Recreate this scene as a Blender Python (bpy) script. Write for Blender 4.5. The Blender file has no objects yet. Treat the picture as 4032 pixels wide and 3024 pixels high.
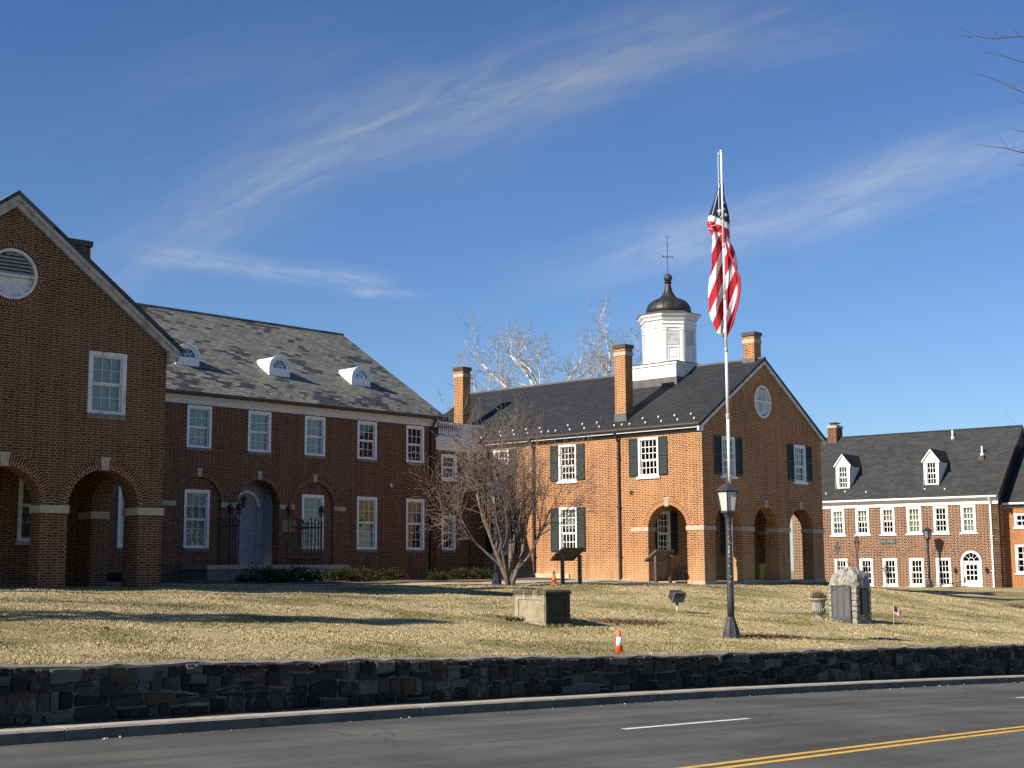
import bpy, bmesh, math, random
import numpy as np
from mathutils import Vector, Matrix
from mathutils.geometry import delaunay_2d_cdt
R = math.radians
sin, cos, pi = math.sin, math.cos, math.pi
rnd = random.Random(7)
scene = bpy.context.scene
COL = scene.collection

# ---------------------------------------------------------------- camera
PITCH, ROLL, FPX = R(7.555), R(-0.294), 5458.0
cd = bpy.data.cameras.new('camera')
cam = bpy.data.objects.new('camera', cd)
COL.objects.link(cam)
cd.sensor_width = 36.0
cd.lens = FPX / 4032 * 36.0
cd.clip_start, cd.clip_end = 0.1, 3000
_cp, _sp, _cr, _sr = cos(PITCH), sin(PITCH), cos(ROLL), sin(ROLL)
_M = Matrix(((_cr, -_sr, 0), (_sr, _cr, 0), (0, 0, 1))) @ Matrix(((1, 0, 0), (0, _sp, -_cp), (0, _cp, _sp)))
_B = _M.transposed() @ Matrix(((1, 0, 0), (0, -1, 0), (0, 0, -1)))
cam.matrix_world = Matrix.Translation((0, 0, 2.3)) @ _B.to_4x4()
scene.camera = cam


def pix_dir(x, y):
    """direction in the world of a point of the sky, given where the photograph shows it"""
    return (_M.transposed() @ Vector((x - 2016, y - 1512, FPX))).normalized()


# ---------------------------------------------------------------- sun, sky, exposure
SUN_AZ, SUN_EL = 235.0, 32.0            # degrees; the sun stands behind and to the left
sd = Vector((sin(R(SUN_AZ)) * cos(R(SUN_EL)), cos(R(SUN_AZ)) * cos(R(SUN_EL)), sin(R(SUN_EL))))
sl = bpy.data.lights.new('sun', 'SUN')
sl.energy, sl.angle, sl.color = 5.0, R(0.53), (1.0, 0.90, 0.77)
so = bpy.data.objects.new('sun', sl)
so.rotation_euler = sd.to_track_quat('Z', 'Y').to_euler()
so.location = (0, 0, 60)
COL.objects.link(so)
scene.view_settings.view_transform = 'Standard'
scene.view_settings.look = 'None'
scene.view_settings.exposure = 0.72
scene.view_settings.gamma = 1.0
try:
    scene.cycles.max_bounces = 6
    scene.cycles.diffuse_bounces = 3
    scene.cycles.glossy_bounces = 3
    scene.cycles.transparent_max_bounces = 12
    scene.cycles.use_denoising = False
    scene.cycles.caustics_reflective = False
    scene.cycles.caustics_refractive = False
except Exception:
    pass


class NT:
    """small helper that writes node trees"""
    def __init__(s, tree):
        s.t = tree
        s.n = tree.nodes
        s.l = tree.links

    def new(s, typ, **kw):
        nd = s.n.new(typ)
        for k, v in kw.items():
            setattr(nd, k, v)
        return nd

    def put(s, sock, v):
        if isinstance(v, bpy.types.NodeSocket):
            s.l.new(v, sock)
        elif v is not None:
            try:
                sock.default_value = v
            except Exception:
                sock.default_value = (*v, 1.0)

    def math(s, op, a, b=None, c=None, clamp=False):
        nd = s.new('ShaderNodeMath', operation=op)
        nd.use_clamp = clamp
        s.put(nd.inputs[0], a)
        s.put(nd.inputs[1], b)
        s.put(nd.inputs[2], c)
        return nd.outputs[0]

    def vmath(s, op, a, b=None):
        nd = s.new('ShaderNodeVectorMath', operation=op)
        s.put(nd.inputs[0], a)
        s.put(nd.inputs[1], b)
        return nd.outputs['Value'] if op in ('DOT_PRODUCT', 'LENGTH') else nd.outputs[0]

    def mix(s, f, a, b, blend='MIX'):
        nd = s.new('ShaderNodeMix', data_type='RGBA', blend_type=blend)
        s.put(nd.inputs[0], f)
        s.put(nd.inputs[6], a)
        s.put(nd.inputs[7], b)
        return nd.outputs[2]

    def ramp(s, f, lo, hi, a=0.0, b=1.0, smooth=True):
        nd = s.new('ShaderNodeMapRange', interpolation_type='SMOOTHSTEP' if smooth else 'LINEAR')
        nd.clamp = True
        s.put(nd.inputs[0], f)
        for i, v in enumerate((lo, hi, a, b)):
            s.put(nd.inputs[1 + i], v)
        return nd.outputs[0]

    def noise(s, vec, scale, detail=3.0, rough=0.55, dist=0.0, out=0):
        nd = s.new('ShaderNodeTexNoise')
        s.put(nd.inputs['Vector'], vec)
        s.put(nd.inputs['Scale'], scale)
        s.put(nd.inputs['Detail'], detail)
        s.put(nd.inputs['Roughness'], rough)
        s.put(nd.inputs['Distortion'], dist)
        return nd.outputs[out]

    def white(s, vec, out='Value'):
        nd = s.new('ShaderNodeTexWhiteNoise', noise_dimensions='3D')
        s.put(nd.inputs['Vector'], vec)
        return nd.outputs[out]

    def sep(s, vec):
        nd = s.new('ShaderNodeSeparateXYZ')
        s.put(nd.inputs[0], vec)
        return nd.outputs[0], nd.outputs[1], nd.outputs[2]

    def comb(s, x, y, z=0.0):
        nd = s.new('ShaderNodeCombineXYZ')
        s.put(nd.inputs[0], x)
        s.put(nd.inputs[1], y)
        s.put(nd.inputs[2], z)
        return nd.outputs[0]

    def coord(s, which='Object'):
        return s.new('ShaderNodeTexCoord').outputs[which]

    def pos(s):
        return s.new('ShaderNodeNewGeometry').outputs['Position']

    def uv(s):
        return s.new('ShaderNodeUVMap', uv_map='UVMap').outputs[0]

    def bump(s, h, strength=0.3, dist=0.02):
        nd = s.new('ShaderNodeBump')
        nd.inputs['Strength'].default_value = strength
        nd.inputs['Distance'].default_value = dist
        s.put(nd.inputs['Height'], h)
        return nd.outputs[0]


w = bpy.data.worlds.new('World')
scene.world = w
w.use_nodes = True
wn = NT(w.node_tree)
for nd in list(wn.n):
    wn.n.remove(nd)
sky = wn.new('ShaderNodeTexSky', sky_type='NISHITA')
sky.sun_disc = False
sky.sun_elevation = R(SUN_EL)
sky.sun_rotation = R(SUN_AZ)
sky.altitude = 400
sky.air_density = 1.15
sky.dust_density = 0.15
sky.ozone_density = 3.0
# thin cirrus streaks, laid out on the sphere of directions
dirv = wn.vmath('NORMALIZE', wn.coord('Generated'))


def streak(p0, p1, width, bend, amount, nscale, seed, fade=0.06):
    """a long soft streak of cirrus along the great circle through two directions"""
    a, b = pix_dir(*p0), pix_dir(*p1)
    n_ = a.cross(b).normalized()
    if n_.z < 0:
        n_ = -n_
    t_ = (b - a).normalized()
    mid = (a + b).normalized()
    half = (b - a).length / 2
    across = wn.vmath('DOT_PRODUCT', dirv, tuple(n_))
    along = wn.vmath('DOT_PRODUCT', wn.vmath('SUBTRACT', dirv, tuple(mid)), tuple(t_))
    q = wn.math('MULTIPLY', along, along)
    across = wn.math('ADD', across, wn.math('MULTIPLY', q, bend))
    vec = wn.comb(wn.math('MULTIPLY', along, 2.2), wn.math('MULTIPLY', across, 11.0), seed)
    wob = wn.math('MULTIPLY', wn.math('SUBTRACT', wn.noise(wn.comb(wn.math('MULTIPLY', along, 5.0), seed, 0.0), 1.0, 2.0), 0.5), width * 1.6)
    across = wn.math('ADD', across, wob)
    body = wn.ramp(wn.math('ABSOLUTE', across), 0.0, width, 1.0, 0.0)
    ends = wn.ramp(wn.math('ABSOLUTE', along), half - fade, half + fade, 1.0, 0.0)
    tex = wn.ramp(wn.noise(vec, nscale, 6.0, 0.62, 0.6), 0.30, 0.78, 0.20, 1.0)
    m = wn.math('MULTIPLY', wn.math('MULTIPLY', body, ends), tex)
    return wn.math('MULTIPLY', m, amount)


cl = streak((700, 800), (3050, 0), 0.042, 0.33, 0.50, 6.0, 3.1, 0.15)
for args in (((700, 860), (2700, 130), 0.085, 0.25, 0.15, 5.0, 8.7, 0.15),
             ((2300, 1060), (4100, 560), 0.030, -0.05, 0.40, 6.0, 1.9, 0.10),
             ((2700, 1080), (4300, 480), 0.060, -0.05, 0.14, 5.0, 5.9, 0.12),
             ((560, 1000), (1500, 1120), 0.012, 0.05, 0.40, 16.0, 4.4, 0.03),
             ((1380, 1150), (1620, 1160), 0.005, 0.0, 0.50, 18.0, 2.4, 0.02),
             ((200, 420), (1500, 60), 0.07, 0.0, 0.10, 4.0, 6.6, 0.15)):
    cl = wn.math('ADD', cl, streak(*args))
base = wn.mix(1.0, sky.outputs[0], (0.76, 1.0, 1.36), 'MULTIPLY')
base = wn.mix(1.0, base, wn.mix(wn.ramp(wn.sep(dirv)[2], 0.02, 0.42), (1.06, 1.02, 1.0, 1), (0.82, 0.86, 0.90, 1)), 'MULTIPLY')
lum = wn.vmath('DOT_PRODUCT', base, (0.25, 0.5, 0.25))
white = wn.vmath('MULTIPLY', wn.comb(lum, lum, lum), (1.85, 1.95, 2.1))
skyc = wn.mix(wn.math('MINIMUM', cl, 0.85), base, white)
bg = wn.new('ShaderNodeBackground')
bg.inputs['Strength'].default_value = 0.055
wn.l.new(skyc, bg.inputs['Color'])
wo = wn.new('ShaderNodeOutputWorld')
wn.l.new(bg.outputs[0], wo.inputs[0])

# ---------------------------------------------------------------- materials
MATS = {}


def mat(name, fn, rough=0.8, spec=0.3, metal=0.0):
    m = bpy.data.materials.new(name)
    m.use_nodes = True
    t = NT(m.node_tree)
    bs = t.n['Principled BSDF']
    bs.inputs['Roughness'].default_value = rough
    bs.inputs['Specular IOR Level'].default_value = spec
    bs.inputs['Metallic'].default_value = metal
    fn(t, bs)
    MATS[name] = m
    return m


def flat(name, col, rough=0.7, var=0.12, scale=6.0, spec=0.3, metal=0.0, stain=None, bump=0.0):
    """painted or plain surface with a little uneven wear"""
    def fn(t, bs):
        o = t.coord('Object')
        n1 = t.noise(o, scale, 5.0, 0.6)
        c = t.mix(t.ramp(n1, 0.3, 0.7), tuple(v * (1 - var) for v in col), tuple(min(1, v * (1 + var)) for v in col))
        if stain:
            scol, amt, sc = stain
            n2 = t.noise(t.vmath('MULTIPLY', o, (1, 1, 0.35)), sc, 6.0, 0.65)
            c = t.mix(t.math('MULTIPLY', t.ramp(n2, 0.50, 0.70), amt), c, (*scol, 1))
        t.put(bs.inputs['Base Color'], c)
        if bump:
            t.put(bs.inputs['Normal'], t.bump(t.noise(o, scale * 6, 5.0, 0.65), bump, 0.02))
    return mat(name, fn, rough, spec, metal)


def brick(name, ca, cb, cdk, mortar, stain, h=0.0715, P=0.325, mw=0.014, blotch=0.0, blotchcol=(0.5, 0.3, 0.15), headers=0.25, wash=None):
    """flemish bond laid out in metres on the UV map"""
    def fn(t, bs):
        uvx, uvy, _ = t.sep(t.uv())
        jig = t.math('MULTIPLY', t.math('SUBTRACT', t.noise(t.uv(), 2.2, 2.0), 0.5), 0.022)
        v = t.math('DIVIDE', t.math('ADD', uvy, jig), h)
        row = t.math('FLOOR', v)
        fv = t.math('SUBTRACT', v, row)
        u = t.math('ADD', t.math('ADD', uvx, 500 * P), t.math('MULTIPLY', t.math('MODULO', t.math('ABSOLUTE', row), 2.0), P / 2))
        u = t.math('ADD', u, t.math('MULTIPLY', t.math('SUBTRACT', t.white(t.comb(row, 3.3, 1.0)), 0.5), 0.03))
        cu = t.math('DIVIDE', u, P)
        cell = t.math('FLOOR', cu)
        fu = t.math('SUBTRACT', cu, cell)
        split = 0.665
        hd = t.math('GREATER_THAN', fu, split)
        mu, mv = mw / P, mw / h
        m = t.math('LESS_THAN', fv, mv)
        m = t.math('MAXIMUM', m, t.math('LESS_THAN', fu, mu))
        m = t.math('MAXIMUM', m, t.math('MULTIPLY', hd, t.math('LESS_THAN', fu, split + mu)))
        idv = t.comb(t.math('ADD', t.math('MULTIPLY', cell, 2.0), hd), row, 0.37)
        r1 = t.white(idv)
        r2 = t.white(t.vmath('ADD', idv, (7.1, 3.7, 1.1)))
        c = t.mix(r1, (*ca, 1), (*cb, 1))
        dk = t.math('LESS_THAN', r2, t.math('ADD', 0.10, t.math('MULTIPLY', hd, headers)))
        c = t.mix(t.math('MULTIPLY', dk, 0.8), c, (*cdk, 1))
        big = t.noise(t.uv(), 0.55, 5.0, 0.62)
        c = t.mix(t.math('MULTIPLY', t.ramp(big, 0.42, 0.68), stain[1]), c, (*stain[0], 1))
        if blotch:
            b2 = t.noise(t.vmath('ADD', t.uv(), (11.0, 5.0, 0)), 0.35, 4.0, 0.6)
            c = t.mix(t.math('MULTIPLY', t.ramp(b2, 0.50, 0.66), blotch), c, (*blotchcol, 1))
        if wash:
            wz = t.math('ADD', uvy, t.math('MULTIPLY', t.math('SUBTRACT', t.noise(t.uv(), 0.9, 5.0, 0.65), 0.5), 2.2))
            c = t.mix(t.ramp(wz, wash[1], wash[0], 0.0, wash[3]), c, (*wash[2], 1))
        mo = t.mix(t.noise(t.uv(), 5.0, 3.0), tuple(x * 0.78 for x in mortar), tuple(x * 1.18 for x in mortar))
        c = t.mix(m, c, mo)
        strk = t.noise(t.vmath('MULTIPLY', t.uv(), (3.2, 0.28, 1.0)), 1.0, 5.0, 0.65)
        c = t.mix(1.0, c, t.mix(t.ramp(strk, 0.30, 0.62), (0.80, 0.80, 0.81, 1), (1.05, 1.05, 1.04, 1)), 'MULTIPLY')
        fine = t.noise(t.uv(), 40.0, 3.0)
        c = t.mix(1.0, c, t.mix(fine, (0.86, 0.86, 0.86, 1), (1.12, 1.12, 1.12, 1)), 'MULTIPLY')
        t.put(bs.inputs['Base Color'], c)
        t.put(bs.inputs['Normal'], t.bump(t.math('SUBTRACT', t.math('MULTIPLY', r1, 0.3), m), 0.8, 0.016))
    return mat(name, fn, 0.88, 0.2)


def slate(name, pal, patch, patch_thr, patch_soft, h=0.2, wd=0.3, edge=0.55, eave=None):
    """slates in courses on the UV map (u along the eave, v up the slope), with patches of newer slates"""
    def fn(t, bs):
        ux, uy, _ = t.sep(t.uv())
        v = t.math('DIVIDE', uy, h)
        row = t.math('FLOOR', v)
        fv = t.math('SUBTRACT', v, row)
        off = t.math('ADD', t.math('MULTIPLY', t.math('MODULO', row, 2.0), 0.5), t.math('MULTIPLY', t.white(t.comb(row, 9.0, 2.0)), 0.24))
        u = t.math('ADD', t.math('DIVIDE', t.math('ADD', ux, 300.0), wd), off)
        cell = t.math('FLOOR', u)
        fu = t.math('SUBTRACT', u, cell)
        idv = t.comb(cell, row, 0.7)
        r1 = t.white(idv)
        c = t.mix(r1, (*pal[0], 1), (*pal[1], 1))
        r3 = t.white(t.vmath('ADD', idv, (3, 5, 7)))
        c = t.mix(t.math('MULTIPLY', t.math('GREATER_THAN', r3, 0.8), 0.7), c, (*pal[2], 1))
        cen = t.comb(t.math('MULTIPLY', t.math('SUBTRACT', cell, off), wd), t.math('MULTIPLY', row, h * 0.85), 4.2)
        pn = t.noise(cen, 0.62, 3.0, 0.6)
        pn = t.math('ADD', pn, t.math('MULTIPLY', t.math('SUBTRACT', t.white(t.vmath('ADD', idv, (1, 9, 2))), 0.5), patch_soft))
        if eave:
            pn = t.math('ADD', pn, t.ramp(uy, 0.0, eave[0], eave[1], 0.0))
        pm = t.math('GREATER_THAN', pn, patch_thr)
        pc = t.mix(t.white(t.vmath('ADD', idv, (2, 2, 8))), (*patch, 1), tuple(x * 1.7 for x in patch))
        c = t.mix(pm, c, pc)
        # darker line where the next course overlaps, thin gaps between slates
        dl = t.math('MAXIMUM', t.math('LESS_THAN', fv, 0.17), t.math('LESS_THAN', fu, 0.05))
        c = t.mix(t.math('MULTIPLY', dl, edge), c, (0.02, 0.022, 0.024, 1))
        wash = t.noise(t.vmath('MULTIPLY', t.uv(), (1.0, 0.35, 1)), 0.8, 5.0, 0.65)
        c = t.mix(1.0, c, t.mix(wash, (0.74, 0.75, 0.76, 1), (1.24, 1.23, 1.2, 1)), 'MULTIPLY')
        t.put(bs.inputs['Base Color'], c)
        t.put(bs.inputs['Normal'], t.bump(t.math('ADD', t.math('MULTIPLY', fv, -1.0), t.math('MULTIPLY', r1, 0.5)), 0.55, 0.02))
    return mat(name, fn, 0.68, 0.25)


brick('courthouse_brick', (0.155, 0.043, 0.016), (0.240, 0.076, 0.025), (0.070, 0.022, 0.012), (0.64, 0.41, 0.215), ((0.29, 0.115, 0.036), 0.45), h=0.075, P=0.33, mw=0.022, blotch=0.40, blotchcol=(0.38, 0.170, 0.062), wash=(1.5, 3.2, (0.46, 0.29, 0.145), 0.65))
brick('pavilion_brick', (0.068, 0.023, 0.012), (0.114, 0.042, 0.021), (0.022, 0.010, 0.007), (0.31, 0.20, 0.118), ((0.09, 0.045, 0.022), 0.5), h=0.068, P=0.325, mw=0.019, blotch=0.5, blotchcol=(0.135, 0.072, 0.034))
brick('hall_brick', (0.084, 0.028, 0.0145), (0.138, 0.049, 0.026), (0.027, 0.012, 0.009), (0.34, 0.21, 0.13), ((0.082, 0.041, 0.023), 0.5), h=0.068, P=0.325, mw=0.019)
brick('annex_brick', (0.060, 0.024, 0.014), (0.105, 0.042, 0.023), (0.028, 0.013, 0.009), (0.50, 0.34, 0.225), ((0.12, 0.055, 0.03), 0.3), h=0.10, P=0.42, mw=0.028, headers=0.55)
brick('side_annex_brick', (0.31, 0.11, 0.038), (0.38, 0.15, 0.054), (0.22, 0.085, 0.03), (0.50, 0.32, 0.17), ((0.34, 0.15, 0.055), 0.3), h=0.085, P=0.36, mw=0.019)
brick('courthouse_arch_brick', (0.17, 0.045, 0.016), (0.24, 0.072, 0.024), (0.09, 0.028, 0.014), (0.62, 0.38, 0.20), ((0.28, 0.105, 0.034), 0.3), h=0.082, P=0.50, mw=0.026)
brick('red_arch_brick', (0.066, 0.022, 0.012), (0.10, 0.036, 0.019), (0.03, 0.013, 0.009), (0.36, 0.22, 0.135), ((0.09, 0.04, 0.022), 0.3), h=0.080, P=0.50, mw=0.026)
slate('patched_slate', ((0.125, 0.127, 0.110), (0.195, 0.195, 0.166), (0.105, 0.111, 0.098)), (0.036, 0.038, 0.041), 0.62, 0.22, h=0.215, wd=0.36, edge=0.85, eave=(2.4, 0.09))
slate('dark_slate', ((0.020, 0.0215, 0.0235), (0.030, 0.0315, 0.033), (0.017, 0.0185, 0.020)), (0.018, 0.0195, 0.0215), 0.58, 0.10, h=0.17, wd=0.30, edge=0.5)
slate('annex_slate', ((0.034, 0.036, 0.035), (0.050, 0.051, 0.049), (0.028, 0.030, 0.030)), (0.030, 0.032, 0.033), 0.60, 0.12, h=0.2, wd=0.33, edge=0.5)
flat('white_paint', (0.78, 0.78, 0.76), 0.55, 0.04, 5.0)
flat('old_white_paint', (0.60, 0.60, 0.58), 0.75, 0.10, 5.0, stain=((0.27, 0.26, 0.24), 0.75, 3.5))
flat('cream_paint', (0.62, 0.60, 0.55), 0.6, 0.05, 3.0)
flat('taupe_paint', (0.17, 0.15, 0.13), 0.65, 0.08, 4.0)
flat('alcove_paint', (0.30, 0.315, 0.36), 0.55, 0.05, 3.0)
flat('limestone', (0.40, 0.345, 0.25), 0.85, 0.13, 4.0, stain=((0.30, 0.27, 0.21), 0.5, 2.5), bump=0.15)
flat('brown_stone', (0.20, 0.165, 0.125), 0.9, 0.18, 4.0, bump=0.15)
flat('rubble_base', (0.46, 0.39, 0.26), 0.9, 0.2, 2.5, stain=((0.36, 0.31, 0.22), 0.6, 2.0), bump=0.4)
flat('black_iron', (0.018, 0.018, 0.020), 0.45, 0.2, 8.0, spec=0.5)
flat('lamp_black', (0.040, 0.042, 0.045), 0.5, 0.15, 6.0, spec=0.5)
flat('lamp_blue_black', (0.016, 0.020, 0.040), 0.45, 0.1, 8.0, spec=0.5)
flat('shutter_green', (0.019, 0.030, 0.027), 0.5, 0.12, 4.0)
flat('bronze_metal', (0.050, 0.038, 0.030), 0.5, 0.15, 5.0, spec=0.45)
flat('lead_flashing', (0.10, 0.098, 0.098), 0.6, 0.18, 3.0)
flat('blind_cloth', (0.56, 0.60, 0.58), 0.9, 0.05, 3.0)
flat('yellow_shade', (0.66, 0.58, 0.38), 0.9, 0.05, 3.0)
flat('tan_curtain', (0.50, 0.40, 0.24), 0.9, 0.08, 3.0)
flat('concrete', (0.36, 0.33, 0.275), 0.92, 0.12, 3.0, stain=((0.22, 0.20, 0.17), 0.5, 1.5), bump=0.2)
flat('path_concrete', (0.40, 0.365, 0.30), 0.92, 0.10, 2.0, stain=((0.28, 0.25, 0.21), 0.4, 0.8), bump=0.1)
flat('mulch', (0.145, 0.100, 0.068), 0.95, 0.4, 9.0, bump=0.5)
flat('brown_post', (0.105, 0.075, 0.055), 0.6, 0.12, 4.0)
flat('cone_orange', (0.78, 0.125, 0.022), 0.5, 0.12, 14.0, stain=((0.33, 0.09, 0.04), 0.35, 9.0))
flat('faded_orange', (0.78, 0.20, 0.065), 0.5, 0.08, 14.0)
flat('reflective_white', (0.82, 0.82, 0.84), 0.35, 0.06, 18.0)
flat('pole_white', (0.66, 0.66, 0.65), 0.4, 0.06, 3.0, spec=0.5, stain=((0.36, 0.30, 0.22), 0.5, 2.2))
flat('pole_grey', (0.36, 0.37, 0.38), 0.5, 0.1, 3.0)
flat('bin_yellow', (0.52, 0.40, 0.05), 0.5, 0.08, 5.0)
flat('sign_green', (0.045, 0.075, 0.058), 0.5, 0.12, 5.0)
flat('sign_letter', (0.28, 0.31, 0.27), 0.6, 0.05, 5.0)
flat('plaque_bronze', (0.052, 0.057, 0.058), 0.5, 0.15, 3.0, spec=0.5)
flat('plaque_letter', (0.17, 0.175, 0.17), 0.5, 0.1, 8.0)
flat('dome_metal', (0.020, 0.0195, 0.019), 0.5, 0.2, 2.5, spec=0.5, stain=((0.065, 0.058, 0.050), 0.7, 4.0))
flat('dirt_wall_shade', (0.105, 0.092, 0.072), 0.95, 0.3, 5.0, bump=0.4)  # soil tone kept dark to carry the wall's shadow on the strip too
flat('wall_coping', (0.20, 0.18, 0.135), 0.95, 0.3, 9.0, stain=((0.36, 0.31, 0.21), 0.7, 5.0), bump=0.5)
flat('kerb_face_shade', (0.135, 0.122, 0.10), 0.92, 0.25, 3.0, stain=((0.07, 0.063, 0.053), 0.6, 1.1), bump=0.25)  # darker copy of kerb_stone: shade of the street face in the colour, plus tyre grime
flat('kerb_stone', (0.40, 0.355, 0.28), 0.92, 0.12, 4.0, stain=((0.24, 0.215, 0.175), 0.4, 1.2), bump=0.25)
flat('dark_plastic', (0.035, 0.038, 0.042), 0.45, 0.1, 6.0, spec=0.5)
flat('lamp_white_panel', (0.50, 0.51, 0.46), 0.35, 0.06, 7.0)
flat('flood_grey', (0.16, 0.165, 0.18), 0.4, 0.08, 6.0)
flat('tan_stick', (0.62, 0.52, 0.34), 0.7, 0.05, 5.0)
flat('board_wood', (0.36, 0.235, 0.12), 0.8, 0.15, 4.0)
flat('grey_wood', (0.21, 0.20, 0.18), 0.8, 0.15, 4.0)
flat('lane_white', (0.70, 0.69, 0.65), 0.8, 0.12, 20.0, stain=((0.16, 0.16, 0.155), 0.85, 7.0))
flat('lane_yellow', (0.70, 0.42, 0.055), 0.8, 0.12, 20.0, stain=((0.20, 0.14, 0.06), 0.75, 7.0))
flat('road_debris', (0.34, 0.31, 0.26), 0.9, 0.2, 20.0)
flat('dead_stalk', (0.17, 0.115, 0.068), 0.9, 0.3, 20.0)
flat('crape_twig', (0.23, 0.172, 0.140), 0.9, 0.25, 3.0)
flat('fine_twig', (0.11, 0.095, 0.085), 0.9, 0.2, 3.0)
flat('fallen_leaf', (0.15, 0.095, 0.050), 0.9, 0.35, 30.0)
flat('weathered_paint', (0.36, 0.35, 0.335), 0.85, 0.18, 6.0, stain=((0.17, 0.16, 0.15), 0.8, 4.0))
flat('sycamore_twig', (0.27, 0.255, 0.235), 0.9, 0.2, 3.0)


def _bark(t, bs):
    o = t.pos()
    n = t.noise(t.vmath('MULTIPLY', o, (1, 1, 0.4)), 9.0, 5.0, 0.65)
    c = t.mix(t.ramp(n, 0.32, 0.68), (0.085, 0.064, 0.050, 1), (0.215, 0.175, 0.138, 1))
    t.put(bs.inputs['Base Color'], c)


mat('grey_bark', _bark, 0.92, 0.15)


def _syc(t, bs):
    o = t.pos()
    n = t.noise(o, 2.2, 4.0, 0.6)
    c = t.mix(t.ramp(n, 0.48, 0.60), (0.56, 0.55, 0.51, 1), (0.24, 0.215, 0.18, 1))
    t.put(bs.inputs['Base Color'], c)


mat('white_bark', _syc, 0.8, 0.2)


def _glass(t, bs):
    n = t.bump(t.noise(t.coord('Object'), 1.6, 2.0), 0.06, 0.05)
    gl = t.new('ShaderNodeBsdfGlossy')
    gl.inputs['Roughness'].default_value = 0.02
    gl.inputs['Color'].default_value = (0.85, 0.92, 0.9, 1)
    t.put(gl.inputs['Normal'], n)
    tr = t.new('ShaderNodeBsdfTransparent')
    tr.inputs['Color'].default_value = (0.72, 0.80, 0.76, 1)
    fr = t.new('ShaderNodeFresnel')
    fr.inputs['IOR'].default_value = 1.5
    t.put(fr.inputs['Normal'], n)
    mx = t.new('ShaderNodeMixShader')
    t.put(mx.inputs[0], t.math('ADD', t.math('MULTIPLY', fr.outputs[0], 1.2), 0.03, clamp=True))
    t.l.new(tr.outputs[0], mx.inputs[1])
    t.l.new(gl.outputs[0], mx.inputs[2])
    t.l.new(mx.outputs[0], t.n['Material Output'].inputs[0])


mat('window_glass', _glass)


def _asphalt(t, bs):
    p = t.pos()
    n1 = t.noise(p, 60.0, 4.0, 0.7)
    n2 = t.noise(p, 0.35, 5.0, 0.6)
    rot = t.new('ShaderNodeVectorRotate', rotation_type='Z_AXIS')
    t.put(rot.inputs['Vector'], p)
    rot.inputs['Angle'].default_value = -R(43)
    st = t.noise(t.vmath('MULTIPLY', rot.outputs[0], (0.05, 1.6, 1.0)), 1.0, 4.0, 0.6)
    vor = t.new('ShaderNodeTexVoronoi', feature='F1')
    t.put(vor.inputs['Vector'], p)
    vor.inputs['Scale'].default_value = 85.0
    spk = t.math('LESS_THAN', vor.outputs['Distance'], 0.24)
    spk = t.math('MULTIPLY', spk, t.math('GREATER_THAN', t.white(vor.outputs['Position']), 0.55))
    c = t.mix(n1, (0.054, 0.0535, 0.049, 1), (0.112, 0.111, 0.102, 1))
    c = t.mix(t.math('MULTIPLY', spk, 0.6), c, (0.21, 0.20, 0.18, 1))
    c = t.mix(1.0, c, t.mix(t.ramp(n2, 0.3, 0.7), (0.74, 0.74, 0.74, 1), (1.24, 1.24, 1.22, 1)), 'MULTIPLY')
    c = t.mix(1.0, c, t.mix(t.ramp(st, 0.3, 0.7), (0.78, 0.78, 0.78, 1), (1.22, 1.21, 1.18, 1)), 'MULTIPLY')
    ck = t.new('ShaderNodeTexVoronoi', feature='DISTANCE_TO_EDGE')
    t.put(ck.inputs['Vector'], t.vmath('ADD', p, t.vmath('MULTIPLY', t.noise(p, 0.9, 4.0, out=1), (1.6, 1.6, 0))))
    ck.inputs['Scale'].default_value = 0.16
    crack = t.math('LESS_THAN', ck.outputs['Distance'], 0.0012)
    c = t.mix(t.math('MULTIPLY', crack, 0.6), c, (0.015, 0.015, 0.015, 1))
    t.put(bs.inputs['Base Color'], c)
    t.put(bs.inputs['Normal'], t.bump(n1, 0.35, 0.01))


mat('asphalt', _asphalt, 0.9, 0.25)


def _lawn_color(t, p):
    n1 = t.noise(t.vmath('MULTIPLY', p, (1, 1, 0)), 0.28, 5.0, 0.62)
    n2 = t.noise(t.vmath('MULTIPLY', p, (1, 1, 0)), 1.7, 4.0, 0.65)
    n3 = t.noise(p, 14.0, 3.0, 0.7)
    c = t.mix(t.ramp(n3, 0.25, 0.75), (0.35, 0.28, 0.145, 1), (0.60, 0.50, 0.31, 1))
    g = t.mix(n3, (0.085, 0.095, 0.026, 1), (0.22, 0.205, 0.07, 1))
    gm = t.math('ADD', t.math('MULTIPLY', t.ramp(n1, 0.44, 0.64), 0.70), t.math('MULTIPLY', t.ramp(n2, 0.48, 0.74), 0.34), clamp=True)
    c = t.mix(gm, c, g)
    b = t.ramp(t.noise(t.vmath('ADD', p, (31, 12, 0)), 0.8, 4.0, 0.65), 0.60, 0.72)
    return t.mix(t.math('MULTIPLY', b, 0.45), c, (0.20, 0.145, 0.070, 1))


def _lawn(t, bs):
    p = t.pos()
    c = _lawn_color(t, p)
    c = t.mix(1.0, c, (0.84, 0.84, 0.82, 1), 'MULTIPLY')
    t.put(bs.inputs['Base Color'], c)
    t.put(bs.inputs['Normal'], t.bump(t.noise(p, 22.0, 4.0, 0.7), 0.8, 0.05))


def _blade(t, bs):
    p = t.pos()
    c = _lawn_color(t, p)
    oi = t.new('ShaderNodeNewGeometry').outputs['Random Per Island']
    c = t.mix(1.0, c, t.mix(oi, (0.60, 0.62, 0.55, 1), (1.25, 1.22, 1.2, 1)), 'MULTIPLY')
    t.put(bs.inputs['Base Color'], c)


mat('lawn_ground', _lawn, 0.95, 0.1)
mat('grass_blade', _blade, 0.8, 0.15)


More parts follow.
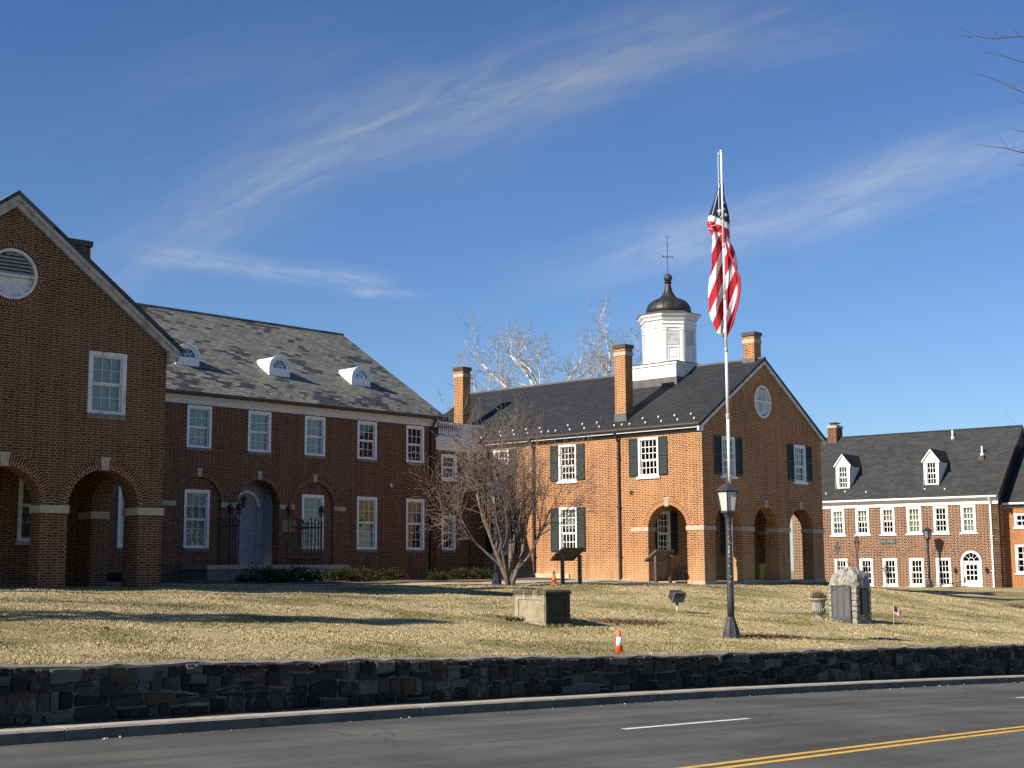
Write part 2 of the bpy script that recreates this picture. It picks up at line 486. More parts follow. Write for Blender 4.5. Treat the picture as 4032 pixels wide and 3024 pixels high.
def _stone(t, bs):
    g = t.new('ShaderNodeNewGeometry')
    r = g.outputs['Random Per Island']
    rv = t.white(t.comb(r, 0.3, 0.9), 'Color')
    rx, ry, rz = t.sep(rv)
    p = t.pos()
    c = t.mix(rx, (0.015, 0.0145, 0.012, 1), (0.078, 0.070, 0.056, 1))
    c = t.mix(t.math('MULTIPLY', t.math('GREATER_THAN', ry, 0.72), 0.75), c, (0.085, 0.066, 0.046, 1))
    c = t.mix(t.math('MULTIPLY', t.math('GREATER_THAN', rz, 0.75), 0.7), c, (0.016, 0.016, 0.017, 1))
    c = t.mix(t.math('MULTIPLY', t.math('GREATER_THAN', t.white(t.comb(r, 5.1, 2.2)), 0.90), 0.8), c, (0.15, 0.145, 0.13, 1))
    n = t.noise(p, 7.0, 6.0, 0.7)
    c = t.mix(1.0, c, t.mix(n, (0.55, 0.55, 0.56, 1), (1.45, 1.43, 1.38, 1)), 'MULTIPLY')
    lich = t.ramp(t.noise(t.vmath('MULTIPLY', p, (1, 1, 0.45)), 2.6, 7.0, 0.72), 0.55, 0.66)
    c = t.mix(t.math('MULTIPLY', lich, 0.62), c, (0.21, 0.198, 0.165, 1))
    t.put(bs.inputs['Base Color'], c)
    t.put(bs.inputs['Normal'], t.bump(t.noise(p, 16.0, 6.0, 0.75), 0.9, 0.04))


mat('wall_stone', _stone, 0.9, 0.2)
flat('wall_mortar', (0.15, 0.136, 0.108), 0.95, 0.25, 3.0, stain=((0.25, 0.235, 0.20), 0.7, 2.5), bump=0.5)


def _granite(t, bs):
    p = t.coord('Object')
    r = t.new('ShaderNodeNewGeometry').outputs['Random Per Island']
    n = t.noise(p, 8.0, 6.0, 0.7)
    c = t.mix(t.ramp(n, 0.28, 0.72), (0.135, 0.132, 0.115, 1), (0.40, 0.39, 0.335, 1))
    c = t.mix(1.0, c, t.mix(r, (0.82, 0.82, 0.82, 1), (1.15, 1.14, 1.1, 1)), 'MULTIPLY')
    t.put(bs.inputs['Base Color'], c)
    t.put(bs.inputs['Normal'], t.bump(t.noise(p, 18.0, 5.0, 0.7), 0.7, 0.03))


mat('rock_face', _granite, 0.9, 0.2)


def _plinth(t, bs):
    p = t.coord('Object')
    n = t.noise(p, 3.0, 6.0, 0.7)
    c = t.mix(t.ramp(n, 0.30, 0.70), (0.20, 0.172, 0.110, 1), (0.36, 0.315, 0.215, 1))
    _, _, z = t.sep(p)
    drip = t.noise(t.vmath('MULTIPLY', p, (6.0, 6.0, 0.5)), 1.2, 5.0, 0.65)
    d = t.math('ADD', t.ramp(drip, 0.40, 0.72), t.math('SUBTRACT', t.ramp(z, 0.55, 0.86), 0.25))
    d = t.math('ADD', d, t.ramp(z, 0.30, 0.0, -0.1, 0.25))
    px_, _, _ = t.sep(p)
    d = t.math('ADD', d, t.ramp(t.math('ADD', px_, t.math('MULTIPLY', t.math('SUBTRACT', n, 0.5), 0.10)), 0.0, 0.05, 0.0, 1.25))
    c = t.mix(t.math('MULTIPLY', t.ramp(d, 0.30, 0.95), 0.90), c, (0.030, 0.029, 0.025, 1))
    t.put(bs.inputs['Base Color'], c)
    t.put(bs.inputs['Normal'], t.bump(t.noise(p, 26.0, 5.0, 0.7), 0.4, 0.02))


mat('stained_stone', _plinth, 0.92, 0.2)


def _leaf(t, bs):
    r = t.new('ShaderNodeNewGeometry').outputs['Random Per Island']
    c = t.mix(r, (0.018, 0.026, 0.008, 1), (0.085, 0.085, 0.026, 1))
    t.put(bs.inputs['Base Color'], c)


mat('shrub_leaf', _leaf, 0.7, 0.25)


def _flag(t, bs):
    ux, uy, _ = t.sep(t.uv())          # u: stripe coordinate, v: 1 above the canton's lower edge
    par = t.math('MODULO', t.math('FLOOR', t.math('ADD', ux, 40.0)), 2.0)
    c = t.mix(par, (0.46, 0.016, 0.030, 1), (0.78, 0.77, 0.76, 1))
    c = t.mix(t.math('GREATER_THAN', uy, 0.5), c, (0.014, 0.022, 0.062, 1))
    t.put(bs.inputs['Base Color'], c)
    bs.inputs['Sheen Weight'].default_value = 0.2
    tl = t.new('ShaderNodeBsdfTranslucent')
    t.put(tl.inputs['Color'], c)
    mx = t.new('ShaderNodeMixShader')
    mx.inputs[0].default_value = 0.18
    t.l.new(bs.outputs[0], mx.inputs[1])
    t.l.new(tl.outputs[0], mx.inputs[2])
    t.l.new(mx.outputs[0], t.n['Material Output'].inputs[0])


mat('flag_cloth', _flag, 0.75, 0.2)


def _louver_dark(t, bs):
    t.put(bs.inputs['Base Color'], (0.02, 0.02, 0.022, 1))


mat('dark_void', _louver_dark, 0.9, 0.1)

# ---------------------------------------------------------------- mesh helpers
class MB:
    """collects polygons (with UVs in metres) and links them as one mesh object"""
    def __init__(s):
        s.v, s.f, s.uv, s.mi = [], [], [], []

    def face(s, pts, uv=None, mi=0):
        n = len(s.v)
        s.v += [tuple(p) for p in pts]
        s.f.append(tuple(range(n, n + len(pts))))
        s.uv.append(uv or [(0.0, 0.0)] * len(pts))
        s.mi.append(mi)

    def box(s, x0, y0, z0, x1, y1, z1, tf=None, mi=0):
        a, b = (min(x0, x1), min(y0, y1), min(z0, z1)), (max(x0, x1), max(y0, y1), max(z0, z1))
        (x0, y0, z0), (x1, y1, z1) = a, b
        tf = tf or (lambda x, y, z: (x, y, z))
        P = lambda x, y, z: tf(x, y, z)
        s.face([P(x0, y0, z0), P(x1, y0, z0), P(x1, y0, z1), P(x0, y0, z1)], [(x0, z0), (x1, z0), (x1, z1), (x0, z1)], mi)
        s.face([P(x1, y1, z0), P(x0, y1, z0), P(x0, y1, z1), P(x1, y1, z1)], [(x1, z0), (x0, z0), (x0, z1), (x1, z1)], mi)
        s.face([P(x0, y1, z0), P(x0, y0, z0), P(x0, y0, z1), P(x0, y1, z1)], [(y1, z0), (y0, z0), (y0, z1), (y1, z1)], mi)
        s.face([P(x1, y0, z0), P(x1, y1, z0), P(x1, y1, z1), P(x1, y0, z1)], [(y0, z0), (y1, z0), (y1, z1), (y0, z1)], mi)
        s.face([P(x0, y0, z1), P(x1, y0, z1), P(x1, y1, z1), P(x0, y1, z1)], [(x0, y0), (x1, y0), (x1, y1), (x0, y1)], mi)
        s.face([P(x0, y1, z0), P(x1, y1, z0), P(x1, y0, z0), P(x0, y0, z0)], [(x0, y1), (x1, y1), (x1, y0), (x0, y0)], mi)
        return s

    def hexa(s, p, mi=0):
        """eight points: bottom 0-3, top 4-7"""
        for q in ((0, 1, 2, 3), (4, 5, 6, 7), (0, 1, 5, 4), (1, 2, 6, 5), (2, 3, 7, 6), (3, 0, 4, 7)):
            a = [Vector(p[i]) for i in q]
            ex = (a[1] - a[0])
            L, Hh = ex.length, (a[3] - a[0]).length
            s.face(a, [(0, 0), (L, 0), (L, Hh), (0, Hh)], mi)
        return s

    def lathe(s, prof, n=16, c=(0, 0, 0), mi=0, rot=0.0):
        """prof: [(radius, z)] from the bottom up"""
        base = len(s.v)
        for r, z in prof:
            for i in range(n):
                a = 2 * pi * i / n + rot
                s.v.append((c[0] + r * cos(a), c[1] + r * sin(a), c[2] + z))
        for k in range(len(prof) - 1):
            for i in range(n):
                j = (i + 1) % n
                q = (base + k * n + i, base + k * n + j, base + (k + 1) * n + j, base + (k + 1) * n + i)
                s.f.append(q)
                s.uv.append([(i / n, k), ((i + 1) / n, k), ((i + 1) / n, k + 1), (i / n, k + 1)])
                s.mi.append(mi)
        s.f.append(tuple(base + i for i in reversed(range(n))))
        s.uv.append([(0, 0)] * n)
        s.mi.append(mi)
        t0 = base + (len(prof) - 1) * n
        s.f.append(tuple(t0 + i for i in range(n)))
        s.uv.append([(0, 0)] * n)
        s.mi.append(mi)
        return s

    def tube(s, pts, rad, n=6, mi=0):
        pts = [Vector(p) for p in pts]
        if not isinstance(rad, (list, tuple)):
            rad = [rad] * len(pts)
        base = len(s.v)
        d0 = (pts[1] - pts[0]).normalized()
        up = Vector((0, 0, 1)) if abs(d0.z) < 0.9 else Vector((1, 0, 0))
        ax = d0.cross(up).normalized()
        for k, p in enumerate(pts):
            d = (pts[min(k + 1, len(pts) - 1)] - pts[max(k - 1, 0)]).normalized()
            ax = (ax - d * ax.dot(d))
            ax = ax.normalized() if ax.length > 1e-6 else d.orthogonal().normalized()
            bx = d.cross(ax)
            for i in range(n):
                a = 2 * pi * i / n
                s.v.append(tuple(p + (ax * cos(a) + bx * sin(a)) * rad[k]))
        for k in range(len(pts) - 1):
            for i in range(n):
                j = (i + 1) % n
                s.f.append((base + k * n + i, base + k * n + j, base + (k + 1) * n + j, base + (k + 1) * n + i))
                s.uv.append([(0, 0)] * 4)
                s.mi.append(mi)
        for t0, rev in ((base, True), (base + (len(pts) - 1) * n, False)):
            idx = [t0 + i for i in range(n)]
            s.f.append(tuple(reversed(idx)) if rev else tuple(idx))
            s.uv.append([(0, 0)] * n)
            s.mi.append(mi)
        return s

    def build(s, name, mats, parent=None, smooth=False, dz=None):
        me = bpy.data.meshes.new(name)
        me.from_pydata(s.v, [], s.f)
        ul = me.uv_layers.new(name='UVMap')
        ul.data.foreach_set('uv', np.array([c for f in s.uv for p in f for c in p], dtype=np.float32))
        if isinstance(mats, str):
            mats = [mats]
        for m in mats:
            me.materials.append(MATS[m])
        if len(mats) > 1:
            me.polygons.foreach_set('material_index', s.mi)
        if smooth:
            me.polygons.foreach_set('use_smooth', [True] * len(me.polygons))
        me.update()
        o = bpy.data.objects.new(name, me)
        COL.objects.link(o)
        if parent is not None:
            o.parent = parent
            z = parent.get('_z0')
            if dz is None and z is not None:
                o.location = (0, 0, -z)
        return o


def tag(o, label=None, cat=None, group=None, kind=None):
    if label:
        o['label'] = label
    if cat:
        o['category'] = cat
    if group:
        o['group'] = group
    if kind:
        o['kind'] = kind
    return o


ZBASE = {}


def thing(name, label, cat, loc=(0, 0, 0), yaw=None, group=None, rz=0.0):
    """Empty at the thing's base.  yaw: compass direction of its local x axis; parts are then
    given with heights above sea level (z0 is taken off when they are linked)"""
    o = bpy.data.objects.new(name, None)
    COL.objects.link(o)
    o.empty_display_size = 0.3
    o.location = loc
    o.rotation_euler = (0, 0, R(90 - yaw) if yaw is not None else rz)
    if yaw is not None:
        o['_z0'] = loc[2]
        ZBASE[o.name] = loc[2]
    return tag(o, label, cat, group)


def dup(o, parent=None):
    c = o.copy()
    COL.objects.link(c)
    if parent is not None:
        c.parent = parent
    for ch in o.children:
        dup(ch, c)
    return c


def sub(mb, name, mats, part, smooth=False):
    """a sub-part: shares its part's frame"""
    o = mb.build(name, mats, None, smooth)
    o.parent = part
    return o


def rect(u0, u1, z0, z1):
    return [(u0, z0), (u1, z0), (u1, z1), (u0, z1)]


def arch(c, hw, z0, zs, n=16, rise=None):
    """an arched outline; rise None: a half circle"""
    r = hw if rise is None else rise
    return [(c - hw, z0), (c + hw, z0)] + [(c + hw * cos(pi * i / n), zs + r * sin(pi * i / n)) for i in range(n + 1)]


def _inside(p, loop):
    x, y = p
    c = False
    j = len(loop) - 1
    for i in range(len(loop)):
        xi, yi = loop[i]
        xj, yj = loop[j]
        if (yi > y) != (yj > y) and x < (xj - xi) * (y - yi) / (yj - yi) + xi:
            c = not c
        j = i
    return c


def panel(mb, outer, holes, d0, d1, tf, mi=0):
    """a wall with openings: front face at depth d0, back at d1, reveals between"""
    pts, edges = [], []
    for loop in [outer] + holes:
        n = len(pts)
        pts += [Vector(p) for p in loop]
        edges += [(n + i, n + (i + 1) % len(loop)) for i in range(len(loop))]
    vs, _, fs, *_r = delaunay_2d_cdt(pts, edges, [], 0, 1e-5)
    for f in fs:
        c = [(vs[f[0]][k] + vs[f[1]][k] + vs[f[2]][k]) / 3 for k in (0, 1)]
        if not _inside(c, outer) or any(_inside(c, h) for h in holes):
            continue
        q = [(vs[i][0], vs[i][1]) for i in f]
        mb.face([tf(u, d0, z) for u, z in q], q, mi)
        mb.face([tf(u, d1, z) for u, z in reversed(q)], list(reversed(q)), mi)
    for loop in [outer] + holes:
        s = 0.0
        for i in range(len(loop)):
            (a, b), (c, d) = loop[i], loop[(i + 1) % len(loop)]
            L = math.hypot(c - a, d - b)
            vert = abs(c - a) < 1e-4
            if vert:
                uv = [(d0, b), (d0, d), (d1, d), (d1, b)]
            else:
                uv = [(d0, s), (d0, s + L), (d1, s + L), (d1, s)]
            mb.face([tf(a, d0, b), tf(c, d0, d), tf(c, d1, d), tf(a, d1, b)], uv, mi)
            s += L
    return mb


def ring(mb, c, zs, r0, r1, d0, d1, tf, n=28, a0=0.0, a1=pi, rise=1.0):
    """a ring of bricks on edge round an arch"""
    for i in range(n):
        t0, t1 = a0 + (a1 - a0) * i / n, a0 + (a1 - a0) * (i + 1) / n
        P = lambda r, t, d: tf(c + r * cos(t), d, zs + r * sin(t) * rise)
        u0, u1 = t0 * r1, t1 * r1
        mb.face([P(r0, t0, d0), P(r1, t0, d0), P(r1, t1, d0), P(r0, t1, d0)], [(r0, u0), (r1, u0), (r1, u1), (r0, u1)])
        mb.face([P(r1, t0, d0), P(r1, t0, d1), P(r1, t1, d1), P(r1, t1, d0)], [(0, u0), (d1 - d0, u0), (d1 - d0, u1), (0, u1)])
        mb.face([P(r0, t1, d0), P(r0, t1, d1), P(r0, t0, d1), P(r0, t0, d0)], [(0, u1), (d1 - d0, u1), (d1 - d0, u0), (0, u0)])
    return mb


def keystone(mb, c, z0, z1, tf, w0=0.17, w1=0.25, d=-0.035):
    mb.hexa([tf(c - w0 / 2, d, z0), tf(c + w0 / 2, d, z0), tf(c + w0 / 2, 0.15, z0), tf(c - w0 / 2, 0.15, z0),
             tf(c - w1 / 2, d, z1), tf(c + w1 / 2, d, z1), tf(c + w1 / 2, 0.15, z1), tf(c - w1 / 2, 0.15, z1)])
    return mb


def window(b, tf, u0, u1, z0, z1, cols=3, rt=2, rb=2, cw=0.11, white='white_paint', sill=('limestone', 0.09, 0.06, 0.04),
           blind=None, bz=None, split=0.5, mun=0.018, drop=0.0):
    """a sash window in an opening: frame and sashes (the part), pane, sill and blind as sub-parts"""
    B = MB()
    bx = lambda mb, a, d0, c, a2, d1, c2: mb.box(a, d0, c, a2, d1, c2, tf)
    e = 0.004
    U0, U1, Z0, Z1 = u0 + e, u1 - e, z0 + e, z1 - e
    f0, f1 = -0.022, 0.15
    bx(B, U0, f0, Z0, U0 + cw, f1, Z1)
    bx(B, U1 - cw, f0, Z0, U1, f1, Z1)
    bx(B, U0 + cw, f0, Z1 - cw, U1 - cw, f1, Z1)
    bx(B, U0 + cw, f0, Z0, U1 - cw, f1, Z0 + cw * 0.6)
    a0, a1, c0, c1 = U0 + cw, U1 - cw, Z0 + cw * 0.6, Z1 - cw
    st = 0.042
    zm = c0 + (c1 - c0) * split
    for lo, hi, dd, rows in ((zm, c1, 0.045, rt), (c0 + drop, zm + drop, 0.085, rb)):
        lo2 = lo
        bx(B, a0, dd, lo2, a0 + st, dd + 0.04, hi)
        bx(B, a1 - st, dd, lo2, a1, dd + 0.04, hi)
        bx(B, a0 + st, dd, hi - st, a1 - st, dd + 0.04, hi)
        bx(B, a0 + st, dd, lo2, a1 - st, dd + 0.04, lo2 + st)
        for i in range(1, cols):
            x = a0 + st + (a1 - a0 - 2 * st) * i / cols
            bx(B, x - mun / 2, dd + 0.006, lo2 + st, x + mun / 2, dd + 0.034, hi - st)
        for i in range(1, rows):
            z = lo2 + st + (hi - lo2 - 2 * st) * i / rows
            for q in range(cols):
                xa = a0 + st + (a1 - a0 - 2 * st) * q / cols + (mun / 2 if q else 0)
                xb = a0 + st + (a1 - a0 - 2 * st) * (q + 1) / cols - (mun / 2 if q < cols - 1 else 0)
                bx(B, xa, dd + 0.006, z - mun / 2, xb, dd + 0.034, z + mun / 2)
    wpart = B.build('window', white, b)
    G = MB()
    for lo, hi, dd in ((zm, c1, 0.065), (c0, zm + 0.02, 0.105)):
        G.face([tf(a0 + 0.01, dd, lo + 0.01), tf(a1 - 0.01, dd, lo + 0.01), tf(a1 - 0.01, dd, hi - 0.01), tf(a0 + 0.01, dd, hi - 0.01)])
    sub(G, 'pane', 'window_glass', wpart)
    if sill:
        sm, sh, so_, ov = sill
        sub(MB().box(u0 - ov, -so_, z0 - sh, u1 + ov, 0.12, z0 - 0.002, tf), 'sill', sm, wpart)
    if blind:
        zl = bz if bz is not None else c0
        BL = MB()
        n = max(2, int((c1 - zl) / 0.06))
        for i in range(n):
            za, zb = zl + (c1 - zl) * i / n, zl + (c1 - zl) * (i + 1) / n
            BL.face([tf(a0, 0.19, za), tf(a1, 0.19, za), tf(a1, 0.165, zb), tf(a0, 0.165, zb)])
        sub(BL, 'blind', blind, wpart)
    return wpart


def shutter(b, tf, u0, u1, z0, z1, name='shutter'):
    B = MB()
    s, d0, d1 = 0.055, -0.055, -0.01
    B.box(u0, d0, z0, u0 + s, d1, z1, tf).box(u1 - s, d0, z0, u1, d1, z1, tf)
    zm = z0 + (z1 - z0) * 0.52
    for a, c in ((z0, z0 + s * 1.5), (zm - s / 2, zm + s / 2), (z1 - s, z1)):
        B.box(u0 + s, d0, a, u1 - s, d1, c, tf)
    for lo, hi in ((z0 + s * 1.5, zm - s / 2), (zm + s / 2, z1 - s)):
        n = max(4, int((hi - lo) / 0.075))
        for i in range(n):
            za, zb = lo + (hi - lo) * i / n, lo + (hi - lo) * (i + 1) / n
            B.hexa([tf(u0 + s, d0 + 0.008, za), tf(u1 - s, d0 + 0.008, za), tf(u1 - s, d1 - 0.004, za + 0.02), tf(u0 + s, d1 - 0.004, za + 0.02),
                    tf(u0 + s, d0 + 0.008, za + 0.015), tf(u1 - s, d0 + 0.008, za + 0.015), tf(u1 - s, d1 - 0.004, zb + 0.012), tf(u0 + s, d1 - 0.004, zb + 0.012)])
    return B.build(name, 'shutter_green', b)


def slab(mb, p0, p1, p2, p3, t=0.1, uo=(0, 0)):
    """a roof slope: p0-p1 along the eave, p3-p2 along the ridge; UV in metres"""
    p = [Vector(q) for q in (p0, p1, p2, p3)]
    ex = (p[1] - p[0]).normalized()
    n = ex.cross(p[3] - p[0]).normalized()
    ey = n.cross(ex)
    if ey.z < 0:
        ey = -ey
    uv = [((q - p[0]).dot(ex) + uo[0], (q - p[0]).dot(ey) + uo[1]) for q in p]
    mb.face(p, uv)
    dn = Vector((0, 0, -t))
    mb.face([q + dn for q in reversed(p)], list(reversed(uv)))
    for i in range(4):
        a, b_ = p[i], p[(i + 1) % 4]
        mb.face([a, a + dn, b_ + dn, b_], [(0, 0), (0, t), (1, t), (1, 0)])
    return mb


fx = lambda y0=0.0: (lambda u, d, z: (u, y0 + d, z))          # wall along local x, facing -y
fy = lambda x0=0.0: (lambda u, d, z: (x0 + d, u, z))          # wall along local y, facing -x
bx_ = lambda x0: (lambda u, d, z: (x0 - d, u, z))             # wall along local y, facing +x

# ---------------------------------------------------------------- the lie of the land
TH = R(44)
UU = np.array([sin(TH), cos(TH)])
NQ = np.array([-cos(TH), sin(TH)])
Y0 = 23.8
QK = Y0 * sin(TH)                                             # kerb line


def xy(s, q):
    s0 = s + Y0 * cos(TH)
    return (UU[0] * s0 + NQ[0] * q, UU[1] * s0 + NQ[1] * q)


def sqof(x, y):
    return x * UU[0] + y * UU[1] - Y0 * cos(TH), x * NQ[0] + y * NQ[1]


ZR = (-0.00032, -0.0313, -0.0736)


def zroad(s):
    s = np.asarray(s, float)
    c = np.clip(s, -30, 40)
    return np.polyval(ZR, c) + (s - c) * (2 * ZR[0] * c + ZR[1]) * 0.5


def wall_top(s):
    return np.interp(s, [-30, -9, -3, 5.2, 22, 60], [.96, .93, .885, .82, 1.0, 1.0])


_cp_ = []
for s_ in (-40, -28, -18, -9, -3, 4.8, 12, 19, 28, 40, 55):
    x_, y_ = xy(s_, QK + 1.1)
    _cp_.append((x_, y_, float(zroad(s_) + wall_top(s_) - .03)))
_cp_ += [(-9.5, 37.6, 1.78), (-16, 31.6, 1.85), (-30, 40, 1.95), (-12.5, 50, 1.84), (-3, 59.2, 1.80), (1.5, 61.5, 1.80), (7.8, 57, 1.60), (5.2, 59.0, 1.72), (3.3, 60.5, 1.77),
         (14.3, 64.1, 1.55), (-6, 46, 1.74), (0, 50, 1.64), (6, 52, 1.56), (29.2, 85, .97), (20.5, 91.8, 1.02), (37, 79, .75), (12, 70, 1.5), (-25, 70, 1.9), (0, 110, 1.5),
         (60, 110, .6), (70, 70, .2), (-60, 60, 2.1), (-50, 110, 2.0)]
_cp_ = np.array(_cp_)
_ph = lambda r2: r2 * np.log(r2 + 1e-9)
_n = len(_cp_)
_A = np.zeros((_n + 3, _n + 3))
_A[:_n, :_n] = _ph(((_cp_[:, None, :2] - _cp_[None, :, :2]) ** 2).sum(2)) + np.eye(_n) * 2.0
_A[:_n, _n] = 1
_A[:_n, _n + 1:] = _cp_[:, :2]
_A[_n, :_n] = 1
_A[_n + 1:, :_n] = _cp_[:, :2].T
_W = np.linalg.solve(_A, np.concatenate([_cp_[:, 2], [0, 0, 0]]))


def gz(x, y):
    x, y = np.clip(np.asarray(x, float), -62, 72), np.clip(np.asarray(y, float), -10, 112)
    sh = x.shape
    x, y = x.ravel(), y.ravel()
    r = _ph((x[:, None] - _cp_[None, :, 0]) ** 2 + (y[:, None] - _cp_[None, :, 1]) ** 2)
    z = r @ _W[:-3] + _W[-3] + _W[-2] * x + _W[-1] * y
    return z.reshape(sh) if sh else float(z[0])

# ---------------------------------------------------------------- land, road, kerb, wall
def strip(name, m, ss, qs, zf, kind='structure'):
    """a sheet over a grid of along-street (s) and across-street (q) stations"""
    S, Q = np.meshgrid(np.asarray(ss, float), np.asarray(qs, float), indexing='ij')
    X, Y = xy(S, Q)
    Z = zf(S, Q, X, Y)
    ns, nq = S.shape
    v = np.stack([X, Y, Z], -1).reshape(-1, 3)
    i = np.arange(ns * nq).reshape(ns, nq)
    f = np.stack([i[:-1, :-1], i[1:, :-1], i[1:, 1:], i[:-1, 1:]], -1).reshape(-1, 4)
    me = bpy.data.meshes.new(name)
    me.from_pydata(v.tolist(), [], f.tolist())
    me.polygons.foreach_set('use_smooth', [True] * len(f))
    me.materials.append(MATS[m])
    o = bpy.data.objects.new(name, me)
    COL.objects.link(o)
    if kind:
        o['kind'] = kind
    return o


def wob(x, y, a=1.0):
    return a * (0.020 * np.sin(x * 1.3 + 0.7 * y) + 0.018 * np.sin(0.9 * y - 0.5 * x + 1.0) + 0.012 * np.sin(2.9 * x + 1.0) * np.sin(2.3 * y))


far = lambda a, b, n: list(np.linspace(a, b, n))
S_ALL = [-400, -250, -150, -100, -70] + far(-55, 75, 131) + [95, 130, 200, 300, 420]
WQ = QK + 0.72                                                # face of the stone wall
strip('lawn', 'lawn_ground', S_ALL, [WQ + 0.25] + far(WQ + 0.6, QK + 60, 90) + [QK + 75, QK + 100, QK + 160, QK + 300, QK + 500],
      lambda S, Q, X, Y: gz(X, Y) + wob(X, Y) * (Q > WQ + 0.4))
KH = 0.16
strip('road', 'asphalt', S_ALL, [2.75, 6.5, 9, 10.4, 12, 14, 16, QK], lambda S, Q, X, Y: zroad(S) + 0.0 * Q)
strip('pavement', 'path_concrete', S_ALL, [-500, -300, -100, -30, -8, 0, 1.2, 2.5], lambda S, Q, X, Y: zroad(S) + np.interp(Q, [-30, 0, 1.2, 2.5], [1.4, .72, .6, .17]))
strip('kerb', 'kerb_stone', S_ALL, [2.48, 2.75, 2.752], lambda S, Q, X, Y: zroad(S) + np.interp(Q, [2.75, 2.752], [.17, -.05])).name = 'kerb'


def kerb():
    B = MB()
    s = -60.0
    r = random.Random(3)
    while s < 80:
        L = 3.05
        e = s + L - 0.022
        n = 6
        for k in range(n):
            a, b = s + (e - s) * k / n, s + (e - s) * (k + 1) / n
            ch = lambda t: 0.006 * sin(t * 7.1) + 0.005 * sin(t * 17.3) + 0.006 * sin(t * 41.0)
            za, zb = float(zroad(a)), float(zroad(b))
            prof = [(QK - 0.012, -0.06), (QK + 0.008, KH - 0.028), (QK + 0.035, KH), (QK + 0.29, KH + 0.006), (QK + 0.30, -0.06)]
            pa = [(*xy(a, q + (ch(a) if 0 < i < 3 else 0)), za + z) for i, (q, z) in enumerate(prof)]
            pb = [(*xy(b, q + (ch(b) if 0 < i < 3 else 0)), zb + z) for i, (q, z) in enumerate(prof)]
            for i in range(len(prof) - 1):
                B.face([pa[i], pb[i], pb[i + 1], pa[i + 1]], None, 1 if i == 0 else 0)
            if k == 0:
                B.face(pa)
            if k == n - 1:
                B.face(list(reversed(pb)))
        s += L
    o = B.build('kerb', ['kerb_stone', 'kerb_face_shade'])
    o['kind'] = 'structure'


kerb()
strip('verge', 'dirt_wall_shade', far(-60, 80, 281), [QK + 0.302, QK + .5, WQ + 0.2], lambda S, Q, X, Y: zroad(S) + KH - 0.012 + 0.012 * np.sin(S * 2.1) * (Q > QK + 0.4))
# road markings
for a, b in ((-27.3, -24.1), (-14.2, -11.0), (-1.15, 2.03), (11.9, 15.1), (25.0, 28.2)):
    strip('lane_marking', 'lane_white', far(a, b, 5), [13.15, 13.27], lambda S, Q, X, Y: zroad(S) + 0.004)
for q in (9.43, 9.70):
    strip('centre_line', 'lane_yellow', far(-60, 80, 141), [q, q + 0.115], lambda S, Q, X, Y: zroad(S) + 0.004)


def debris():
    B = MB()
    r = random.Random(11)
    for i in range(110):
        s, q = r.uniform(-14, 26), QK - 0.03 - abs(r.gauss(0, 0.12))
        if i > 106:
            q = r.uniform(7, QK)
        z = float(zroad(s))
        k = r.choice((0.005, 0.006, 0.008, 0.010, 0.016)) * r.uniform(0.6, 1.2)
        x, y = xy(s, q)
        a = r.uniform(0, 6)
        p = [(x + k * 1.4 * cos(a + t), y + k * 1.4 * sin(a + t), z) for t in (0, 1.6, 3.1, 4.7)]
        p += [(x + k * cos(a + t + .2), y + k * sin(a + t + .2), z + k * r.uniform(0.8, 1.5)) for t in (0, 1.6, 3.1, 4.7)]
        B.hexa(p)
    o = B.build('gravel', 'road_debris')
    o['kind'] = 'stuff'


debris()


